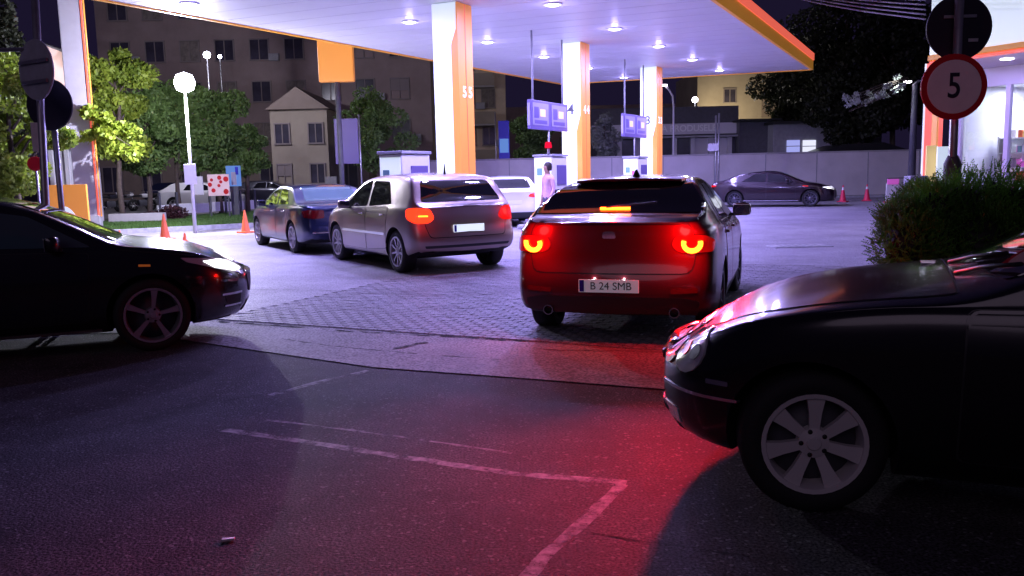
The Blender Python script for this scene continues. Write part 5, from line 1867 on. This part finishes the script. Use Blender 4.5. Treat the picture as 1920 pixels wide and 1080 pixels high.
# ---- dark car at the far wall
th = R(-22)
root = thing('black_fastback', 'long plum black fastback saloon parked along the far wall', 'car')
fast_top = [(0, .93), (.15, 1.0), (.5, 1.08), (1.2, 1.30), (1.8, 1.40), (2.3, 1.42), (2.7, 1.37), (3.2, 1.17), (3.6, .99), (3.8, .96), (4.4, .84), (4.7, .70)]
c = Car(sedan(M['p_plum'], 4.7, fast_top), root)
place(root, (3.84, -.85), at(1519, 388), th)
c.wheels(10, 'alloy_dark', 0, (.01, .014), lugs=False)
c.side('side_window', [(1.25, 1.02), (2.15, .99), (2.18, 1.32), (1.75, 1.30)], M['glass'], .004, .03)
c.side('side_window', [(2.22, .99), (3.2, .97), (2.75, 1.25), (2.24, 1.32)], M['glass'], .004, .03)
c.side('front_door', [(2.2, .32), (3.3, .32), (3.28, .93), (2.2, .96)], M['p_plum'], .004, .04, gap=.012)
c.side('rear_door', [(1.45, .36), (2.17, .32), (2.17, .96), (1.25, .97), (1.4, .7)], M['p_plum'], .004, .04, gap=.012)
c.side('sill_trim', [(1.3, .24), (3.4, .24), (3.4, .27), (1.3, .27)], M['chrome'], .01, .005)
c.mirrors(3.0, .97)
c.patch('windscreen', [(3.5, -.66, 1.02), (3.5, .66, 1.02), (2.85, .54, 1.33), (2.85, -.54, 1.33)], (-1, 0, 0), M['glass'], .005, None, .04)
c.back('rear_window', [(-.5, 1.12), (.5, 1.12), (.45, 1.3), (-.45, 1.3)], M['glass'], .006, .05)
for sd in (1, -1):
    c.patch('headlight', [(4.6, sd * .5, .66), (4.5, sd * .8, .70), (4.3, sd * .86, .76), (4.6, sd * .55, .76)], (-1, -sd * .5, 0), M['lamp_hot'], .008, None, .02, .05)
    c.patch('tail_light', [(0, sd * .5, .80), (.2, sd * .86, .82), (.25, sd * .86, .88), (0, sd * .5, .88)], (1, -sd * .5, 0), M['lens_redlit'], .008, None, .02, .05)
c.front('grille', [(-.4, .32), (.4, .32), (.45, .62), (-.45, .62)], M['black'], .01, .04)
c.side('side_marker', [(3.55, .80), (3.75, .79), (3.75, .82), (3.55, .83)], M['lens_redlit'], .006, .005)

# ---- black saloon entering at left (front half in view)
th = R(22)
root = thing('black_saloon', 'glossy black saloon nosing in from the left edge with white headlight', 'car')
pt_top = [(0, .94), (.06, 1.0), (.4, 1.06), (.7, 1.08), (1.5, 1.38), (1.9, 1.44), (2.4, 1.45), (2.8, 1.38), (3.2, 1.20), (3.62, 1.0), (3.8, .972), (4.25, .885), (4.5, .785), (4.68, .65)]
sp_p = sedan(M['p_black'], 4.75, pt_top, 1.84, .335, half=[(0, .80), (.08, .84), (.3, .90), (.7, .92), (3.8, .92), (4.15, .885), (4.4, .80), (4.58, .65), (4.68, .50)],
             belt=[(0, .92), (.5, .99), (1.5, .98), (3.5, .965), (4.2, .882), (4.45, .79), (4.68, .62)], front=[(.2, .12), (.34, .03), (.5, .0), (.66, .0), (.75, .04), (.9, .12)])
sp_p['axles'] = (.98, 3.80)
sp_p['L'] = 4.68
c = Car(sp_p, root)
place(root, (3.80, -.92), at(285, 592, .335), th)
c.wheels(5, 'alloy', R(6), (.014, .03), .245)
c.side('side_window', [(1.4, 1.04), (2.25, 1.01), (2.28, 1.35), (1.85, 1.34)], M['glass'], .004, .04)
c.side('side_window', [(2.33, 1.01), (3.35, .98), (2.85, 1.27), (2.35, 1.355)], M['glass_teal'], .004, .04)
c.side('front_door', [(2.3, .32), (3.28, .32), (3.32, .93), (2.3, .97)], M['p_black'], .004, .04, gap=.010)
c.side('sill_trim', [(1.4, .225), (3.38, .225), (3.38, .245), (1.4, .245)], M['alloy'], .008, .005)
c.side('side_repeater', [(3.72, .79), (3.82, .785), (3.82, .805), (3.72, .81)], M['amber'], .006, .004)
c.mirrors(3.08, .98)
c.handles((1.6, 2.45), .86, m=M['chrome'])
c.patch('windscreen', [(3.55, -.70, 1.02), (3.55, .70, 1.02), (2.85, .56, 1.37), (2.85, -.56, 1.37)], (-1, 0, 0), M['glass'], .005, None, .04)
c.side('bonnet_gap', [(3.55, .955), (4.2, .865), (4.2, .855), (3.55, .945)], M['black'], .002, .0, skirt=False)
for sd in (1, -1):
    hl = c.patch('headlight', [(4.66, sd * .42, .66), (4.62, sd * .42, .75), (4.4, sd * .74, .81), (4.1, sd * .9, .845), (4.16, sd * .9, .80), (4.36, sd * .84, .74), (4.56, sd * .7, .655)], (-1, -sd * 1.0, 0), M['lens_clear'], .008, None, .015, .035)
    hh, nn = c.hit((4.5, sd * .62, .745), (-1, -sd * .8, 0))
    c.patch('headlight_glow', [(4.66, sd * .42, .68), (4.62, sd * .42, .75), (4.4, sd * .72, .80), (4.28, sd * .84, .80), (4.38, sd * .80, .73), (4.56, sd * .66, .675)], (-1, -sd * 1.0, 0), M['lamp_hot'], .014, hl, .015, .035)
    fg = c.patch('fog_light', [(4.6, sd * .60, .37), (4.6, sd * .60, .45), (4.5, sd * .80, .45), (4.5, sd * .76, .37)], (-1, -sd * .8, 0), M['black'], .006, None, .02, .04)
    c.patch('fog_bezel', [(4.6, sd * .58, .455), (4.6, sd * .58, .475), (4.5, sd * .84, .475), (4.5, sd * .84, .455)], (-1, -sd * .8, 0), M['chrome'], .010, None, .006, .04)
    c.patch('fog_bezel', [(4.6, sd * .58, .345), (4.6, sd * .58, .362), (4.5, sd * .80, .362), (4.5, sd * .80, .345)], (-1, -sd * .8, 0), M['chrome'], .010, None, .006, .04)
    c.patch('daylight_strip', [(4.6, sd * .66, .575), (4.6, sd * .66, .60), (4.5, sd * .84, .61), (4.5, sd * .84, .59)], (-1, -sd * .8, 0), M['chrome'], .008, None, .006, .04)
c.front('grille', [(-.40, .44), (.40, .44), (.46, .62), (-.46, .62)], M['black'], .01, .05)
c.front('grille_frame', [(-.44, .63), (.44, .63), (.44, .65), (-.44, .65)], M['chrome'], .014, .008)
c.front('lower_intake', [(-.45, .26), (.45, .26), (.42, .36), (-.42, .36)], M['plastic'], .01, .03)

# ---- black saloon in the right foreground
th = R(156)
root = thing('black_saloon', 'large black saloon in the right foreground with seven spoke alloy wheel', 'car')
mb_top = [(0, .94), (.06, 1.0), (.4, 1.05), (.7, 1.07), (1.5, 1.38), (1.9, 1.44), (2.3, 1.45), (2.62, 1.38), (2.98, 1.20), (3.32, 1.04), (3.5, 1.005), (4.1, .915), (4.42, .84), (4.60, .75), (4.72, .64)]
sp_b = sedan(M['p_merc'], 4.72, mb_top, 1.84, .325, half=[(0, .80), (.08, .84), (.3, .90), (.7, .92), (3.8, .92), (4.15, .905), (4.42, .84), (4.60, .70), (4.72, .52)],
             belt=[(0, .92), (.5, .99), (1.5, .98), (3.5, .955), (4.2, .865), (4.45, .785), (4.60, .70), (4.72, .60)], front=[(.2, .10), (.30, .02), (.45, .0), (.58, .0), (.66, .05), (.80, .12), (.95, .16)])
sp_b['axles'] = (1.12, 3.97)
c = Car(sp_b, root)
place(root, (3.97, .92), at(1515, 835, .325), th)
c.wheels(7, 'alloy_dull', R(14), (.020, .040), .222)
c.side('side_window', [(1.4, 1.05), (2.25, 1.03), (2.28, 1.36), (1.85, 1.34)], M['glass'], .004, .04)
c.side('side_window', [(2.33, 1.03), (3.08, 1.0), (2.68, 1.25), (2.35, 1.36)], M['glass'], .004, .04)
c.side('front_door', [(2.3, .32), (3.38, .32), (3.36, .95), (2.3, .98)], M['p_merc'], .004, .04, gap=.010)
c.mirrors(2.85, 1.0)
c.handles((1.6, 2.45), .86, m=M['chrome'])
c.patch('windscreen', [(3.28, -.72, 1.06), (3.28, .72, 1.06), (2.65, .56, 1.36), (2.65, -.56, 1.36)], (-1, 0, 0), M['glass'], .005, None, .04)
# bonnet lid with a real shut line
bl = [(3.40, -.74), (3.40, .74), (4.1, .71), (4.4, .62), (4.56, .40), (4.60, 0), (4.56, -.40), (4.4, -.62), (4.1, -.71)]
c.patch('bonnet_gap', [(x + (.008 if x > 4 else -.008), y * 1.012, .95) for x, y in bl], (0, .0001, -1), M['black'], .0015, None, .03, .1, False)
c.patch('bonnet', [(x, y, .95) for x, y in bl], (0, .0001, -1), M['p_merc'], .005, None, .03, .1)
for sd in (1, -1):
    for (x_, y_, z_, a_, b_2) in ((4.56, sd * .46, .66, .09, .085), (4.48, sd * .66, .675, .12, .105)):
        ol = []
        dd = Vector((-1, -sd * .75, 0)).normalized()
        uu = dd.cross(Vector((0, 0, 1))).normalized()
        for k in range(14):
            an = 2 * math.pi * k / 14
            ol.append(tuple(Vector((x_, y_, z_)) + uu * a_ * math.cos(an) + Vector((0, 0, 1)) * b_2 * math.sin(an)))
        h1 = c.patch('headlight', ol, dd, M['lens_clear'], .010, None, 0, .035)
        for (q_, rr_) in ((.45, .036), (-.35, .03)):
            o2 = []
            for k in range(12):
                an = 2 * math.pi * k / 12
                o2.append(tuple(Vector((x_, y_, z_)) + uu * (a_ * q_ + rr_ * math.cos(an)) + Vector((0, 0, 1)) * rr_ * math.sin(an)))
            c.patch('reflector', o2, dd, M['alloy_dark'], .014, h1, 0, .03)
    c.patch('bumper_trim', [(4.7, sd * .50, .475), (4.7, sd * .50, .49), (4.3, sd * .9, .495), (4.3, sd * .9, .48)], (-1, -sd * .9, 0), M['chrome'], .008, None, .004, .05)
    c.patch('fog_light', [(4.7, sd * .50, .30), (4.7, sd * .50, .38), (4.6, sd * .68, .38), (4.6, sd * .68, .30)], (-1, -sd * .5, 0), M['lens_clear'], .006, None, .02, .04)
c.side('side_marker', [(4.33, .55), (4.44, .55), (4.44, .572), (4.33, .572)], M['chrome'], .006, .006)
c.front('grille', [(-.34, .54), (.34, .54), (.30, .76), (-.30, .76)], M['black'], .012, .05)
for k in range(4): c.front('grille_bar', [(-.31, .565 + k * .05), (.31, .565 + k * .05), (.31, .58 + k * .05), (-.31, .58 + k * .05)], M['chrome'], .018, .004)
c.front('lower_intake', [(-.55, .22), (.55, .22), (.50, .36), (-.50, .36)], M['plastic'], .01, .03)
# wiper arms on the cowl
for sd in (-1, 1):
    B().tube([(3.38, sd * .25, 1.035), (3.28, sd * .25 + .1, 1.075), (3.16, sd * .25 + .42, 1.125)], .010, 6).build('wiper', M['black'], root)
ns = B()
for k in range(6):
    h0, _ = c.hit((3.46, -.50 + k * .018, 2), (0, .0001, -1))
    ns.box((3.46, -.50 + k * .03, h0.z + .008), (.10, .012, .008), 0, .002)
ns.build('cowl_vent', M['chrome'], root)

# ---- parked cars behind the left fence, simple
def parked(label, ref, th, pm_, spec=None, taxi=False):
    root = thing('parked_car', label, 'car', group='cars in the left car park')
    s2 = dict(spec or sp_w)
    s2['paint'] = pm_
    c = Car(s2, root)
    root.location = (ref[0], ref[1], 0)
    root.rotation_euler = (0, 0, th)
    c.wheels(5, 'alloy', lugs=False)
    c.side('side_window', [(1.3, 1.04), (2.0, 1.02), (2.02, 1.35), (1.5, 1.34)], M['glass'], .004, .04)
    c.side('side_window', [(2.06, 1.02), (2.95, 1.0), (2.4, 1.31), (2.08, 1.35)], M['glass'], .004, .04)
    c.back('rear_window', [(-.55, 1.12), (.55, 1.12), (.48, 1.36), (-.48, 1.36)], M['glass'], .006, .05)
    c.patch('windscreen', [(3.1, -.62, 1.07), (3.1, .62, 1.07), (2.5, .54, 1.36), (2.5, -.54, 1.36)], (-1, 0, 0), M['glass'], .005, None, .04)
    for sd in (1, -1):
        c.patch('headlight', [(4.2, sd * .5, .66), (4.1, sd * .8, .70), (3.9, sd * .86, .76), (4.2, sd * .55, .76)], (-1, -sd * .5, 0), M['lens_clear'], .008, None, .02, .05)
    return root


p = at(302, 396)
parked('pale grey parked car behind the motorcycles at left', (p.x - .5, p.y + 1.5), R(8), M['white_paint'])
p = at(440, 388)
parked('dark parked car beneath the blue poster', (p.x - .5, p.y + 1.8), R(2), M['p_dk'])
p = at(560, 378)
parked('dark grey parked car right of the blue poster, behind the navy saloon', (p.x - 3.0, p.y + 3), R(10), M['p_dk'])
p = at(-40, 412)
parked('pale car roof showing at the left edge behind the black saloon', (p.x - 2.0, p.y - 1.0), R(20), M['p_grey'])


p = at(215, 392)
parked('dark car parked behind the motorcycles nearest the pylon', (p.x - .5, p.y + 6), R(5), M['p_navy'])
p = at(372, 390)
parked('pale car parked between the bright lamp pole and the rose board', (p.x - 2.2, p.y + 5), R(4), M['p_grey'])
p = at(480, 384)
parked('pale car parked farther right, past the blue poster', (p.x - 1.0, p.y + 6), R(4), M['white_paint'])


def motorcycle(label, x, y, rz, cm_):
    t = thing('motorcycle', label, 'motorcycle', (x, y, 0), rz, 'motorcycles parked behind the verge')
    for xx in (-.62, .62):
        o = link('wheel', None, t, (xx, 0, .30))
        B().lathe([(.22, -.05), (.30, -.04), (.305, 0), (.30, .04), (.22, .05)], 20, Matrix.Rotation(math.pi / 2, 4, 'X'), True).build('tyre', M['rubber'], o, smooth=True)
        b_ = B()
        for k in range(6):
            a = math.pi * k / 3
            b_.tube([(0, 0, 0), (.22 * math.cos(a), 0, .22 * math.sin(a))], .014, 5)
        b_.build('spokes', M['alloy'], o)
    B().box((0, 0, .42), (.55, .26, .34), 0, .08).build('engine', M['dgrey'], t, smooth=True)
    B().box((.16, 0, .80), (.48, .28, .22), 0, .09).build('fuel_tank', cm_, t, smooth=True)
    B().box((-.38, 0, .80), (.62, .24, .10), 0, .04).build('seat', M['black'], t, smooth=True)
    B().box((-.72, 0, .86), (.26, .22, .14), 0, .05).build('tail', cm_, t, smooth=True)
    B().tube([(.62, 0, .30), (.42, 0, .92), (.38, 0, 1.02)], .03, 8).build('fork', M['alloy'], t)
    B().tube([(.30, .34, 1.08), (.38, .12, 1.02), (.38, -.12, 1.02), (.30, -.34, 1.08)], .015, 8).build('handlebar', M['chrome'], t)
    B().lathe([(0, .08), (.06, .06), (.09, 0), (.09, -.02), (0, -.02)], 12, Matrix.Translation((.50, 0, .90)) @ Matrix.Rotation(math.pi / 2, 4, 'Y')).build('headlamp', M['lens_clear'], t)
    B().box((.62, 0, .60), (.34, .14, .04), 0, .015).build('mudguard', cm_, t)
    B().tube([(.1, -.16, .25), (-.3, -.18, .24), (-.75, -.2, .36)], .035, 8).build('exhaust', M['chrome'], t)


for k, (px, py, rz, lab, mm) in enumerate(((208, 398, 60, 'dark motorcycle closest to the pylon', 'p_dk'), (238, 396, 75, 'pale tanked motorcycle second from the pylon', 'p_grey'),
                                           (268, 395, 65, 'motorcycle with white fairing in front of the pale car', 'white_paint'), (292, 393, 80, 'black motorcycle right of the white faired one', 'p_black'), (385, 391, 70, 'pale motorcycle by the rose board, behind the low fence', 'p_grey'), (455, 389, 75, 'dark motorcycle at the right end, below the blue poster', 'p_dk'))):
    p = at(px, py)
    motorcycle(lab, p.x, p.y, R(rz), M[mm])
